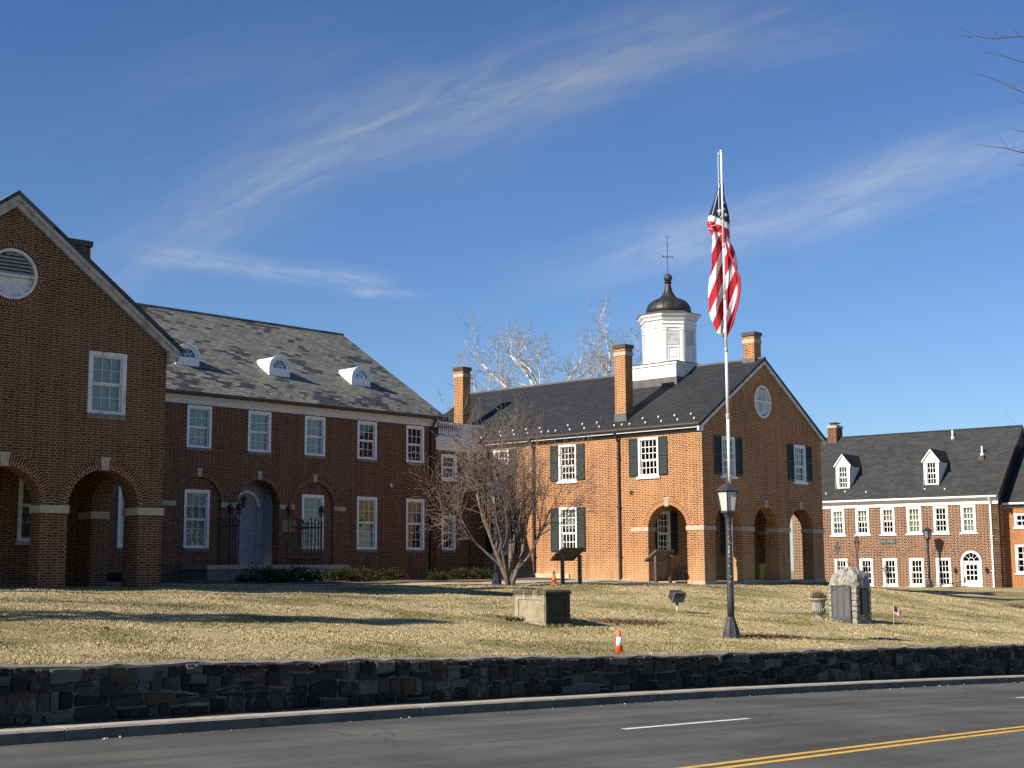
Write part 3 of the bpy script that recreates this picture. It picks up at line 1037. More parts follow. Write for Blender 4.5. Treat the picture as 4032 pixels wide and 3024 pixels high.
def stone_wall():
    t = thing('stone_wall', 'low dark rubble stone wall with pale mortar cap running along the street kerb', 'wall', (*xy(0, WQ), float(zroad(0)) + KH))
    off = Vector(t.location)
    S0, S1 = -20.0, 46.0
    core, cap = MB(), MB()
    ss = far(S0, S1, 265)
    n1 = lambda s: 0.022 * sin(s * 1.9) + 0.018 * sin(s * 4.3 + 1) + 0.012 * sin(s * 9.7 + 2)
    zt = lambda s: float(zroad(s) + wall_top(s)) + n1(s) * 0.40 - 0.035
    loc = lambda s, q, z: Vector((*xy(s, q), z)) - off
    for a, b in zip(ss[:-1], ss[1:]):
        za, zb = float(zroad(a)), float(zroad(b))
        ta, tb = zt(a), zt(b)
        core.hexa([loc(a, WQ + 0.015, za - .1), loc(b, WQ + 0.015, zb - .1), loc(b, WQ + 0.4, zb - .1), loc(a, WQ + 0.4, za - .1),
                   loc(a, WQ + 0.015, ta - .03), loc(b, WQ + 0.015, tb - .03), loc(b, WQ + 0.4, tb - .03), loc(a, WQ + 0.4, ta - .03)])
        oa, ob = 0.018 * sin(a * 6.1) + 0.012 * sin(a * 15), 0.018 * sin(b * 6.1) + 0.012 * sin(b * 15)
        cap.hexa([loc(a, WQ - 0.01 + oa, ta - .03), loc(b, WQ - 0.01 + ob, tb - .03), loc(b, WQ + 0.42, tb - .03), loc(a, WQ + 0.42, ta - .03),
                  loc(a, WQ + oa, ta + .004 + 0.5 * oa), loc(b, WQ + ob, tb + .004 + 0.5 * ob), loc(b, WQ + 0.44, tb + .035), loc(a, WQ + 0.44, ta + .035)])
    core.build('mortar', 'wall_mortar', t)
    cap.build('coping', 'wall_coping', t)
    # the stones: irregular courses, every stone a lumpy polygon
    B = MB()
    r = random.Random(21)
    rows = 4
    bounds = [lambda s: 0.0]
    hs = [0.36, 0.68]
    ph = [r.uniform(0, 6) for _ in range(8)]
    bounds.append(lambda s: 0.27 + 0.06 * sin(s * 1.1 + ph[0]) + 0.04 * sin(s * 3.7 + ph[1]))
    bounds.append(lambda s: 0.52 + 0.06 * sin(s * 0.9 + ph[2]) + 0.045 * sin(s * 4.1 + ph[3]))
    bounds.append(lambda s: 0.76 + 0.05 * sin(s * 1.3 + ph[4]) + 0.04 * sin(s * 4.7 + ph[5]))
    bounds.append(lambda s: 0.985)

    def stone(s0, s1, f0_, f1_):
        j0, j1 = r.uniform(-.035, .03), r.uniform(-.03, .035)
        f0 = (lambda s: f0_(s) + j0) if f0_ is not bounds[0] else f0_
        f1 = (lambda s: f1_(s) + j1) if f1_ is not bounds[-1] else f1_
        mt = 0.0095
        cs, cf = (s0 + s1) / 2, None
        H = lambda s: zt(s) - float(zroad(s)) - KH + 0.015
        zb_ = lambda s: float(zroad(s)) + KH - 0.01
        pt = lambda s, f: (s, zb_(s) + f(s) * H(s))
        loop = []
        nh, nv = 5, 3
        for i in range(nh):
            s = s0 + mt + (s1 - s0 - 2 * mt) * i / nh
            loop.append((s, pt(s, f0)[1] + mt))
        for i in range(nv):
            k = i / nv
            loop.append((s1 - mt, (1 - k) * (pt(s1, f0)[1] + mt) + k * (pt(s1, f1)[1] - mt)))
        for i in range(nh):
            s = s1 - mt - (s1 - s0 - 2 * mt) * i / nh
            loop.append((s, pt(s, f1)[1] - mt))
        for i in range(nv):
            k = i / nv
            loop.append((s0 + mt, (1 - k) * (pt(s0, f1)[1] - mt) + k * (pt(s0, f0)[1] + mt)))
        cx = sum(p[0] for p in loop) / len(loop)
        cz = sum(p[1] for p in loop) / len(loop)
        rd = r.uniform(0.86, 1.0)
        out = []
        for x, z in loop:
            dx, dz = x - cx, z - cz
            # round the corners off a little and roughen the outline
            m = max(abs(dx) / ((s1 - s0) / 2), abs(dz) / max(0.05, (pt(cx, f1)[1] - pt(cx, f0)[1]) / 2))
            l = math.hypot(dx / ((s1 - s0) / 2), dz / max(0.05, (pt(cx, f1)[1] - pt(cx, f0)[1]) / 2))
            k = (1.0 - max(0, l - 1.0) * (1 - rd) * 1.6) * r.uniform(0.94, 1.02)
            out.append((cx + dx * k, cz + dz * k))
        pr = r.uniform(0.0, 0.035)
        tilt, tz = r.uniform(-.06, .06), r.uniform(-.05, .09)
        n0 = len(B.v)
        N = len(out)
        for sc, d in ((1.0, WQ + 0.03), (0.985, WQ - 0.002 - pr * .6), (0.86, WQ - 0.016 - pr), (0.45, WQ - 0.020 - pr)):
            for x, z in out:
                X, Z = cx + (x - cx) * sc, cz + (z - cz) * sc
                jq = r.uniform(-.012, .012) if sc < 1 else 0
                B.v.append(tuple(loc(X, d + jq + (tilt * (X - cx) + tz * (Z - cz) if sc < 1 else 0), Z)))
        B.v.append(tuple(loc(cx, WQ - 0.028 - pr, cz)))
        for k in range(3):
            for i in range(N):
                j = (i + 1) % N
                B.f.append((n0 + k * N + i, n0 + k * N + j, n0 + (k + 1) * N + j, n0 + (k + 1) * N + i))
                B.uv.append([(0, 0)] * 4)
                B.mi.append(0)
        for i in range(N):
            B.f.append((n0 + 3 * N + i, n0 + 3 * N + (i + 1) % N, n0 + 4 * N))
            B.uv.append([(0, 0)] * 3)
            B.mi.append(0)

    for k in range(rows):
        s = S0 + r.uniform(0, .2)
        while s < S1:
            L = r.choice((0.15, 0.20, 0.26, 0.32, 0.40, 0.50)) * r.uniform(0.85, 1.2)
            if k == 0:
                L *= 1.15
            f0, f1 = bounds[k], bounds[k + 1]
            if r.random() < 0.12 and L > 0.28:
                m = r.uniform(0.4, 0.6)
                mid = lambda x, f0=f0, f1=f1, m=m: f0(x) * (1 - m) + f1(x) * m
                if r.random() < 0.5:
                    c = r.uniform(0.35, 0.65) * L
                    stone(s, s + c, f0, mid)
                    stone(s + c, s + L, f0, mid)
                else:
                    stone(s, s + L, f0, mid)
                stone(s, s + L, mid, f1)
            elif k < rows - 1 and r.random() < 0.10 and L < .36:
                stone(s, s + L, f0, lambda x, f1=f1, g=bounds[k + 2]: f1(x) * .35 + g(x) * .65)
            else:
                stone(s, s + L, f0, f1)
            s += L
    B.build('stonework', 'wall_stone', t)


stone_wall()


BSC = 1.045                                                   # the hall was first laid out nearer the camera
B0, BY = (-12.4726 * BSC, 50.0 * BSC), 43.9


def grass():
    """short dormant blades over the part of the lawn that can be seen"""
    rg = np.random.default_rng(5)
    N = 720000
    d = 18 + 48 * rg.random(N) ** 1.5
    ux = rg.uniform(-0.43, 0.42, N)
    x, y = d * ux, d
    s, q = sqof(x, y)
    # keep off the paving, the beds and the buildings
    def loc(x, y, o, yaw):
        a = R(yaw)
        dx, dy = x - o[0], y - o[1]
        return dx * sin(a) + dy * cos(a), -dx * cos(a) + dy * sin(a)
    bx, by = loc(x, y, B0, BY)
    cx, cy = loc(x, y, (7.8139, 57.0), 42.2)
    ax, ay = loc(x, y, (-9.4709, 37.6), 48)
    ok = (q > WQ + 0.36) & ~((by > -9.3) & (bx < 16.2)) & ~((cx > -2.6) & (cx < 10) & (cy > 0.1)) & ~((cx > -.3) & (cy > -.4) & (cx < 10.2)) & ~((ay > -0.05) & (ax < 0.1))
    x, y = x[ok], y[ok]
    # thinner on the bare patches
    # rank grass left standing by the mower round bases and along the wall
    ex = [rg.normal(5.3, .17, 260), rg.normal(6.66, .10, 90), rg.uniform(-.2, 1.4, 500), rg.uniform(9.4, 11.3, 500), rg.normal(4.78, .07, 60), rg.normal(9.3, .16, 160)]
    ey = [rg.normal(34.2, .17, 260), rg.normal(42.56, .10, 90), 33.05 + np.abs(ex[2] - .76) * .95 + rg.normal(0, .05, 500), 41.6 + np.abs(ex[3] - 10.25) * .8 + rg.normal(0, .06, 500), rg.normal(40.88, .07, 60), rg.normal(42.75, .16, 160)]
    es = rg.uniform(-18, 34, 9000)
    eq = WQ + .30 + np.abs(rg.normal(0, .10, 9000))
    ewx, ewy = xy(es, eq)
    n0 = len(x)
    x, y = np.concatenate([x] + ex + [ewx]), np.concatenate([y] + ey + [ewy])
    n = len(x)
    rank = np.arange(n) >= n0
    z = gz(x, y) + wob(x, y) * (~(np.arange(n) >= n - 9000))
    h = np.where(rank, rg.uniform(.03, .085, n), rg.uniform(0.014, 0.036, n)) * (0.7 + 0.6 * (np.sin(x * 1.7 + 2) * np.sin(y * 1.3) > 0.1))
    wd = rg.uniform(0.006, 0.013, n) * (1 + (y - 24) / 40)
    a = rg.uniform(0, 2 * pi, n)
    lean = rg.uniform(0.2, 1.3, n) * h
    la = rg.uniform(0, 2 * pi, n)
    p0 = np.stack([x - wd * np.cos(a), y - wd * np.sin(a), z - .006], -1)
    p1 = np.stack([x + wd * np.cos(a), y + wd * np.sin(a), z - .006], -1)
    p2 = np.stack([x + lean * np.cos(la), y + lean * np.sin(la), z + h], -1)
    v = np.stack([p0, p1, p2], 1).reshape(-1, 3).astype(np.float32)
    me = bpy.data.meshes.new('grass')
    me.vertices.add(3 * n)
    me.vertices.foreach_set('co', v.ravel())
    me.loops.add(3 * n)
    me.loops.foreach_set('vertex_index', np.arange(3 * n, dtype=np.int32))
    me.polygons.add(n)
    me.polygons.foreach_set('loop_start', np.arange(0, 3 * n, 3, dtype=np.int32))
    me.update()
    me.materials.append(MATS['grass_blade'])
    o = bpy.data.objects.new('grass', me)
    COL.objects.link(o)
    o['kind'] = 'stuff'


grass()


def frame_xy(o, yaw, x, y):
    a = R(yaw)
    return o[0] + x * sin(a) - y * cos(a), o[1] + x * cos(a) + y * sin(a)


A0, AY = (-9.4709, 37.6), 48.0
C0, CY = (7.8139, 57.0), 42.2
D0, DY = (29.2318, 85.0), 127.7


def sheet(name, m, o, yaw, xs, ys, dz):
    X, Y = np.meshgrid(np.asarray(xs, float), np.asarray(ys, float), indexing='ij')
    a = R(yaw)
    WX, WY = o[0] + X * sin(a) - Y * cos(a), o[1] + X * cos(a) + Y * sin(a)
    Z = gz(WX, WY) + wob(WX, WY) + dz
    v = np.stack([WX, WY, Z], -1).reshape(-1, 3)
    i = np.arange(X.size).reshape(X.shape)
    f = np.stack([i[:-1, :-1], i[1:, :-1], i[1:, 1:], i[:-1, 1:]], -1).reshape(-1, 4)
    me = bpy.data.meshes.new(name)
    me.from_pydata(v.tolist(), [], f.tolist())
    me.polygons.foreach_set('use_smooth', [True] * len(f))
    me.materials.append(MATS[m])
    ob = bpy.data.objects.new(name, me)
    COL.objects.link(ob)
    ob['kind'] = 'structure'
    return ob


sheet('path', 'path_concrete', C0, CY, far(-2.5, -0.75, 6), far(-0.4, 22, 45), 0.022)
sheet('path', 'path_concrete', B0, BY, far(-1.6, 16.2, 34), far(-9.1, -7.3, 5), 0.026)
sheet('planting_bed', 'mulch', B0, BY, far(-1.6, 18.2, 39), far(-6.4, 0.05, 13), 0.030)
sheet('planting_bed', 'mulch', C0, CY, far(-0.7, 0.05, 3), far(4.0, 12.5, 18), 0.018)

# ---------------------------------------------------------------- the courthouse with the cupola
def chimney(b, x0, x1, y0, y1, z0, z1, bm, ztone=None, flash=True, cap='bronze_metal'):
    B = MB()
    zs = z1 - 0.50 if ztone else z1 - 0.16
    B.box(x0, y0, z0, x1, y1, zs)
    if ztone:
        B.box(x0 - .005, y0 - .005, z1 - .32, x1 + .005, y1 + .005, z1 - .16)
    else:
        pass
    ch = B.build('chimney', bm, b)
    if ztone:
        sub(MB().box(x0 - .025, y0 - .025, zs, x1 + .025, y1 + .025, z1 - .32), 'stone_band', 'limestone', ch)
    sub(MB().box(x0 - .05, y0 - .05, z1 - .16, x1 + .05, y1 + .05, z1), 'cap', cap, ch)
    if flash:
        k = 0.42
        sub(MB().box(x0 - .03, y0 - .03, z0, x1 + .03, y1 + .03, z0 + k), 'flashing', 'lead_flashing', ch)
    return ch


def downspout(b, tf, u, d, z0, z1, m='bronze_metal', r=0.055, gutter_d=None):
    B = MB()
    pts = [tf(u, d, z0), tf(u, d, z1 - .55)]
    if gutter_d is not None:
        pts += [tf(u, d, z1 - .45), tf(u + 0.02, (d + gutter_d) / 2, z1 - .22), tf(u + .02, gutter_d, z1 - .06), tf(u + .02, gutter_d, z1)]
    else:
        pts.append(tf(u, d, z1))
    B.tube(pts, r, 8)
    z = z0 + 1.0
    while z < z1 - 1:
        B.box(u - r * 1.5, d - r * 1.25, z, u + r * 1.5, d + r * 1.25, z + 0.05, tf)
        z += 2.1
    return B.build('downspout', m, b)


def courthouse():
    b = thing('brick_courthouse', 'sunlit orange brick courthouse with arcaded gable front, dark slate roof and white cupola', 'courthouse', (*C0, 1.62), CY)
    BM = 'courthouse_brick'
    X1, YL, T = 9.66, 17.7, 0.55
    tfg, tfl = fx(0), fy(0)
    # gable front with its arcade
    AC = (1.83, 4.77, 7.71)
    holes = [arch(c, 1.01, 1.68, 3.88) for c in AC]
    holes += [rect(1.40, 2.46, 6.08, 7.76), rect(7.20, 8.26, 6.08, 7.76)]
    ov = (4.77, 9.48, 0.68, 0.72)
    holes.append([(ov[0] + ov[2] * cos(2 * pi * i / 32), ov[1] + ov[3] * sin(2 * pi * i / 32)) for i in range(32)])
    W = MB()
    panel(W, [(0, 1.40), (X1, 1.40), (X1, 8.22), (X1 / 2, 11.26), (0, 8.22)], holes, 0, T, tfg)
    W.build('gable_wall', BM, b)
    # long front
    W = MB()
    wins = [(2.20, 3.28, 6.12, 7.78), (6.70, 7.74, 6.12, 7.76), (10.76, 11.76, 6.12, 7.76), (6.70, 7.74, 2.98, 4.96), (10.76, 11.76, 2.98, 4.94)]
    panel(W, rect(T, YL, 1.40, 8.15), [arch(1.83, 1.0, 1.68, 3.88)] + [rect(*w_) for w_ in wins], 0, 0.5, tfl)
    W.build('side_wall', BM, b)
    W = MB()
    panel(W, rect(T, YL, 1.40, 8.15), [arch(1.83, 1.0, 1.68, 3.88)], 0, 0.5, bx_(X1))
    W.build('side_wall', BM, b)
    W = MB()
    panel(W, [(0.5, 1.4), (X1 - .5, 1.4), (X1 - .5, 8.3), (X1 / 2, 11.2), (0.5, 8.3)], [], YL - .4, YL, tfg)
    W.build('rear_wall', BM, b)
    W = MB()
    panel(W, rect(0.5, X1 - .5, 1.66, 5.4), [rect(1.12, 2.1, 2.80, 4.72), rect(6.5, 7.5, 2.80, 4.72), rect(3.9, 5.2, 1.70, 4.2)], 3.2, 3.5, fx(0))
    W.build('porch_wall', BM, b)
    MB().box(0.5, T, 5.3, X1 - .5, 3.2, 5.4).build('porch_ceiling', 'taupe_paint', b)
    MB().box(0.02, 0.02, 1.45, X1 - .02, 3.2, 1.70).build('porch_floor', 'limestone', b)
    MB().box(3.9, 3.3, 1.71, 5.2, 3.4, 4.2).build('door', 'shutter_green', b)
    MB().box(2.2, 2.65, 2.08, 3.9, 3.05, 2.14).box(2.25, 2.7, 1.70, 2.33, 3.0, 2.08).box(3.75, 2.7, 1.70, 3.83, 3.0, 2.08).build('porch_bench', 'grey_wood', b)
    # arch rings, keystones, imposts
    for c in AC:
        ring(MB(), c, 3.88, 1.015, 1.27, -0.012, 0.1, tfg).build('arch_ring', 'courthouse_arch_brick', b)
        keystone(MB(), c, 4.83, 5.18, tfg).build('keystone', 'limestone', b)
    for tf in (tfl, bx_(X1)):
        ring(MB(), 1.83, 3.88, 1.005, 1.27, -0.012, 0.1, tf).build('arch_ring', 'courthouse_arch_brick', b)
        keystone(MB(), 1.83, 4.82, 5.18, tf).build('keystone', 'limestone', b)
    z0, z1, e = 3.80, 3.985, 0.035
    for x0, x1_ in ((2.84, 3.76), (5.78, 6.70)):
        MB().box(x0 - e, -e, z0, x1_ + e, T + e, z1).build('impost', 'limestone', b)
    MB().box(-e, -e, z0, 0.82 + e, T + e, z1).box(-e, T + e, z0, 0.5 + e, 0.83 + e, z1).build('impost', 'limestone', b)
    MB().box(8.72 - e, -e, z0, X1 + e, T + e, z1).box(X1 - .5 - e, T + e, z0, X1 + e, 0.83 + e, z1).build('impost', 'limestone', b)
    MB().box(-e, 2.83 - e, z0, 0.5 + e, 3.72, z1).build('impost', 'limestone', b)
    MB().box(X1 - .5 - e, 2.83 - e, z0, X1 + e, 3.72, z1).build('impost', 'limestone', b)
    # stone base
    for x0, x1_ in ((-.03, 0.82), (2.84, 3.76), (5.78, 6.70), (8.72, X1 + .03)):
        B = MB().box(x0, -.03, 1.35, x1_, T - .01, 1.735)
        if x0 < 0:
            B.box(-.03, T - .01, 1.35, 0.3, 0.83, 1.735)
        B.build('stone_base', 'limestone', b)
    B = MB()
    r = random.Random(2)
    y = 7.15
    while y < 12.3:
        L = r.uniform(0.5, 0.95)
        B.box(-0.05 - r.uniform(0, .03), y, 1.5, 0.1, min(12.3, y + L - .015), 2.06 + r.uniform(-.04, .02))
        y += L
    y = 3.8
    while y < 7.1:
        L = r.uniform(0.35, 0.8)
        B.box(-0.03 - r.uniform(0, .02), y, 1.4, 0.1, y + L, 1.80 + r.uniform(-.04, .06))
        y += L
    B.build('rubble_base', 'rubble_base', b)
    # windows and shutters
    for i, (u0, u1, za, zb) in enumerate(wins):
        window(b, tfl, u0, u1, za, zb, 4, 3, 2, cw=0.10, split=0.42, sill=('white_paint', 0.10, 0.07, 0.07), mun=0.028, blind='blind_cloth' if i > 2 else None, bz=zb - 0.95 if i > 2 else None)
        shutter(b, tfl, u0 - 0.47, u0 - 0.01, za + .03, zb - .02)
        shutter(b, tfl, u1 + 0.01, u1 + 0.47, za + .03, zb - .02)
    for u0, u1 in ((1.40, 2.46), (7.20, 8.26)):
        window(b, tfg, u0, u1, 6.08, 7.76, 4, 3, 2, cw=0.10, split=0.42, sill=('white_paint', 0.10, 0.07, 0.07), mun=0.028, blind='blind_cloth' if u0 < 5 else 'blind_cloth', bz=6.9)
        shutter(b, tfg, u0 - 0.50, u0 - 0.01, 6.12, 7.74)
        shutter(b, tfg, u1 + 0.01, u1 + 0.50, 6.12, 7.74)
    for u0, u1 in ((1.12, 2.1), (6.5, 7.5)):
        window(b, fx(3.2), u0, u1, 2.80, 4.72, 3, 3, 3, cw=0.10, sill=('white_paint', 0.09, 0.06, 0.07), mun=0.03, blind='blind_cloth', bz=3.7)
        shutter(b, fx(3.2), u0 - 0.5, u0 - 0.01, 2.82, 4.70)
        shutter(b, fx(3.2), u1 + 0.01, u1 + 0.5, 2.82, 4.70)
    # oval vent in the gable: louvres above, carved fan below
    O = MB()
    cx, cz, rx, rz = ov
    n = 32
    for i in range(n):
        t0, t1 = 2 * pi * i / n, 2 * pi * (i + 1) / n
        P = lambda k, t, d: (cx + rx * k * cos(t), d, cz + rz * k * sin(t))
        O.face([P(.88, t0, -.02), P(1.0, t0, -.02), P(1.0, t1, -.02), P(.88, t1, -.02)])
        O.face([P(1.0, t0, -.02), P(1.0, t0, .12), P(1.0, t1, .12), P(1.0, t1, -.02)])
        O.face([P(.88, t0, .12), P(.88, t0, -.02), P(.88, t1, -.02), P(.88, t1, .12)])
    O.box(cx - rx * .88, -.015, cz - .035, cx + rx * .88, .1, cz + .035)
    ovp = O.build('oval_vent', 'white_paint', b)
    F = MB()
    m = 10
    for sgn, mi_ in ((-1, 0), (1, 0)):
        for i in range(m):
            t0, t1 = pi * i / m, pi * (i + 1) / m
            tm = (t0 + t1) / 2
            P = lambda k, t, d: (cx + rx * k * cos(t), d, cz + sgn * (0.035 + (rz * .9 - .035) * k * sin(t)))
            F.face([P(.05, t0, .07), P(.9, t0, .07), P(.9, tm, .03), P(.05, tm, .055)])
            F.face([P(.05, tm, .055), P(.9, tm, .03), P(.9, t1, .07), P(.05, t1, .07)])
    sub(F, 'fan_panel', 'old_white_paint', ovp)
    ring(MB(), cx, cz, .72, .92, -0.005, 0.06, tfg, 40, 0, 2 * pi).build('arch_ring', 'courthouse_arch_brick', b)
    # roof
    E0, EZ, RZ, k = -0.28, 8.2, 11.44, (11.44 - 8.2) / (X1 / 2 + 0.28)
    rf = slab(MB(), (E0, YL + .15, EZ), (E0, -.14, EZ), (X1 / 2, -.14, RZ), (X1 / 2, YL + .15, RZ), 0.11, uo=(0, .07))
    slab(rf, (X1 - E0, -.14, EZ), (X1 - E0, YL + .15, EZ), (X1 / 2, YL + .15, RZ), (X1 / 2, -.14, RZ), 0.11, uo=(3, .05))
    roof = rf.build('roof', 'dark_slate', b)
    sub(MB().box(X1 / 2 - .09, -.14, RZ - .05, X1 / 2 + .09, YL + .15, RZ + .03), 'ridge_cap', 'lead_flashing', roof)
    # barge boards and eaves
    for sg in (0, 1):
        f = (lambda x: x) if sg == 0 else (lambda x: X1 - x)
        B = MB()
        y0, y1 = -.12, -.03
        dn = -0.115
        B.hexa([(f(E0 + .05), y0, EZ + dn - .14), (f(X1 / 2), y0, RZ + dn - .17), (f(X1 / 2), y1, RZ + dn - .17), (f(E0 + .05), y1, EZ + dn - .14),
                (f(E0 + .05), y0, EZ + dn), (f(X1 / 2), y0, RZ + dn), (f(X1 / 2), y1, RZ + dn), (f(E0 + .05), y1, EZ + dn)])
        B.build('barge_board', 'old_white_paint', b)
        MB().box(f(E0 - .04), -.10, EZ - .33, f(0.02), -.004, EZ - .145).build('eave_return', 'old_white_paint', b)
        B = MB()
        B.tube([(f(E0 - .06), -.12, EZ - .05), (f(E0 - .06), YL, EZ - .05)], 0.065, 8)
        B.build('gutter', 'bronze_metal', b)
        MB().box(f(E0 + .01), 0.0, EZ - .19, f(E0 + .05), YL, EZ - .125).build('fascia', 'white_paint', b)
        MB().box(f(-.06), 0.0, EZ - .33, f(-.003), YL, EZ - .22).box(f(E0 + .05), 0.0, EZ - .20, f(-.003), YL, EZ - .175).build('soffit', 'taupe_paint', b)
    downspout(b, tfl, 4.30, -0.085, 1.75, 8.13, gutter_d=E0 - .06)
    downspout(b, tfl, 9.20, -0.085, 1.80, 8.13, gutter_d=E0 - .06)
    # snow guards
    zs = lambda x: EZ + (x - E0) * k
    me = None
    for i in range(30):
        y = 0.35 + i * 0.42
        x = (0.0, 0.38)[i % 2] if i % 5 != 4 else 0.0
        if 4.0 < y < 5.0 and x > 0.2:
            continue
        if me is None:
            g = MB().lathe([(0.012, 0), (0.03, .02), (0.042, .05), (0.03, .085), (0.01, .10)], 8).build('snow_guard', 'white_paint', b, True)
            me = g.data
        else:
            g = bpy.data.objects.new('snow_guard', me)
            COL.objects.link(g)
            g.parent = b
        g.location = (x, y, zs(x) - 0.005 - 1.62)
    # chimneys
    chimney(b, 0.42, 0.94, 4.22, 4.82, zs(.42) - .1, 12.03, BM, True)
    chimney(b, 0.42, 0.94, 14.15, 14.75, zs(.42) - .1, 12.03, BM, True)
    chimney(b, 4.55, 5.10, 0.22, 0.80, 11.0, 12.62, BM, True)
    # star shaped tie-rod plate on the long front
    S = MB()
    for i in range(5):
        a = 2 * pi * i / 5 + .3
        S.hexa([(-.03, 3.68 + .03 * cos(a + d) if j < 2 else 3.68 + .15 * cos(a), 5.45 + .03 * sin(a + d) if j < 2 else 5.45 + .15 * sin(a)) for j, d in enumerate((-1.2, 1.2, 0, 0))] +
               [(-.005, 3.68 + .04 * cos(a + d) if j < 2 else 3.68 + .16 * cos(a), 5.45 + .04 * sin(a + d) if j < 2 else 5.45 + .16 * sin(a)) for j, d in enumerate((-1.2, 1.2, 0, 0))])
    S.build('wall_anchor', 'black_iron', b)
    cupola(b)
    return b


def cupola(b):
    cx, cy = 4.83, 5.0
    BS = MB().box(cx - 1.52, cy - 1.45, 10.2, cx + 1.52, cy + 1.45, 11.40).box(cx - 1.58, cy - 1.51, 11.40, cx + 1.58, cy + 1.51, 11.50)
    for yy in (cy - 1.45, cy - .04, cy + 1.37):
        BS.box(cx - 1.545, yy, 10.6, cx - 1.52, yy + .08, 11.40)
    cb = BS.build('cupola_base', 'white_paint', b)
    sub(MB().box(cx - 1.56, cy - 1.49, 10.2, cx + 1.56, cy + 1.49, 10.82), 'flashing', 'lead_flashing', cb)
    sub(MB().box(cx - 1.60, cy - 1.53, 11.502, cx + 1.60, cy + 1.53, 11.54), 'flashing', 'bronze_metal', cb)
    # octagonal drum
    ap = 1.15                                  # apothem
    R8 = ap / cos(pi / 8)
    rot = pi / 8
    D = MB().lathe([(R8, 11.54), (R8, 13.60)], 8, (cx, cy, 0), rot=rot)
    D.lathe([(R8 + .06, 11.54), (R8 + .06, 11.66)], 8, (cx, cy, 0), rot=rot)
    D.lathe([(R8 + .05, 13.22), (R8 + .05, 13.34), (R8 + .10, 13.40), (R8 + .10, 13.46)], 8, (cx, cy, 0), rot=rot)
    drum = D.build('cupola', 'white_paint', b)
    fw = 2 * ap * math.tan(pi / 8)
    for i in range(8):
        a = 2 * pi * i / 8
        nx, ny = cos(a), sin(a)
        tx, ty = -ny, nx
        tf = lambda u, d, z: (cx + nx * (ap - d) + tx * u, cy + ny * (ap - d) + ty * u, z)
        P = MB()
        for u0, u1 in ((-fw / 2 + .01, -fw / 2 + .17), (fw / 2 - .17, fw / 2 - .01)):
            P.box(u0, -.035, 11.66, u1, -.001, 13.10, tf)
            P.box(u0 + .04, -.045, 11.75, u1 - .04, -.036, 13.0, tf)
            P.box(u0 - .015, -.055, 13.10, u1 + .015, -.001, 13.20, tf)
        sub(P, 'pilaster', 'white_paint', drum)
        w2 = fw / 2 - .21
        L = MB()
        L.box(-w2, -.025, 12.42, -w2 + .05, -.001, 13.12, tf).box(w2 - .05, -.025, 12.42, w2, -.001, 13.12, tf)
        L.box(-w2 + .05, -.025, 13.06, w2 - .05, -.001, 13.12, tf).box(-w2 + .05, -.025, 12.42, w2 - .05, -.001, 12.47, tf)
        for q in range(10):
            z = 12.48 + q * .058
            L.hexa([tf(-w2 + .06, -.022, z), tf(w2 - .06, -.022, z), tf(w2 - .06, -.002, z + .03), tf(-w2 + .06, -.002, z + .03),
                    tf(-w2 + .06, -.022, z + .012), tf(w2 - .06, -.022, z + .012), tf(w2 - .06, -.002, z + .045), tf(-w2 + .06, -.002, z + .045)])
        sub(L, 'louver', 'old_white_paint', drum)
        K = MB()
        K.box(-w2, -.022, 11.70, w2, -.001, 11.76, tf).box(-w2, -.03, 12.30, w2, -.001, 12.36, tf)
        K.box(-w2, -.022, 11.76, -w2 + .06, -.001, 12.30, tf).box(w2 - .06, -.022, 11.76, w2, -.001, 12.30, tf)
        K.box(-w2 + .12, -.018, 11.85, w2 - .12, -.001, 12.2, tf)
        sub(K, 'lower_panel', 'white_paint', drum)
    sub(MB().lathe([(R8 + .10, 13.60), (R8 + .14, 13.68), (R8 + .24, 13.78), (R8 + .26, 13.86), (R8 + .30, 13.88)], 8, (cx, cy, 0), rot=rot), 'cornice', 'white_paint', drum)
    sub(MB().lathe([(R8 + .32, 13.882), (R8 + .32, 13.905), (1.10, 14.04), (0.5, 14.06)], 8, (cx, cy, 0), rot=rot), 'cornice_flashing', 'lead_flashing', drum)
    prof = [(1.06, 14.04), (1.045, 14.22), (0.975, 14.40), (0.86, 14.56), (0.70, 14.67), (0.53, 14.73), (0.40, 14.80), (0.30, 14.91), (0.22, 15.06), (0.165, 15.25), (0.135, 15.42), (0.125, 15.53)]
    dome = sub(MB().lathe(prof, 32, (cx, cy, 0)), 'dome', 'dome_metal', drum, True)
    RB = MB()
    for i in range(16):
        a = 2 * pi * i / 16
        RB.tube([(cx + (r_ + .006) * cos(a), cy + (r_ + .006) * sin(a), z) for r_, z in prof[:9]], 0.012, 4)
    sub(RB, 'dome_seams', 'dome_metal', drum)
    sub(MB().lathe([(0.20, 15.53), (0.20, 15.56), (.05, 15.57)], 16, (cx, cy, 0)).lathe([(0.2 * sin(pi * i / 10) + .001, 15.76 - 0.2 * cos(pi * i / 10)) for i in range(11)], 18, (cx, cy, 0)), 'finial_ball', 'dome_metal', drum, True)
    V = MB().tube([(cx, cy, 15.95), (cx, cy, 17.7)], [.018, .012], 6)
    zc = 16.78
    ax, ay = cos(-.5), sin(-.5)
    V.tube([(cx - .26 * ax, cy - .26 * ay, zc), (cx + .26 * ax, cy + .26 * ay, zc)], .012, 5)
    V.tube([(cx + .2 * ay, cy - .2 * ax, zc), (cx - .2 * ay, cy + .2 * ax, zc)], .012, 5)
    for s_ in (-1, 1):
        V.box(cx + s_ * .24 * ax - .03, cy + s_ * .24 * ay - .01, zc - .05, cx + s_ * .24 * ax + .03, cy + s_ * .24 * ay + .01, zc + .05)
    for z in (17.1, 17.25, 17.4):
        V.lathe([(.01, z - .04), (.03, z), (.01, z + .04)], 8, (cx, cy, 0))
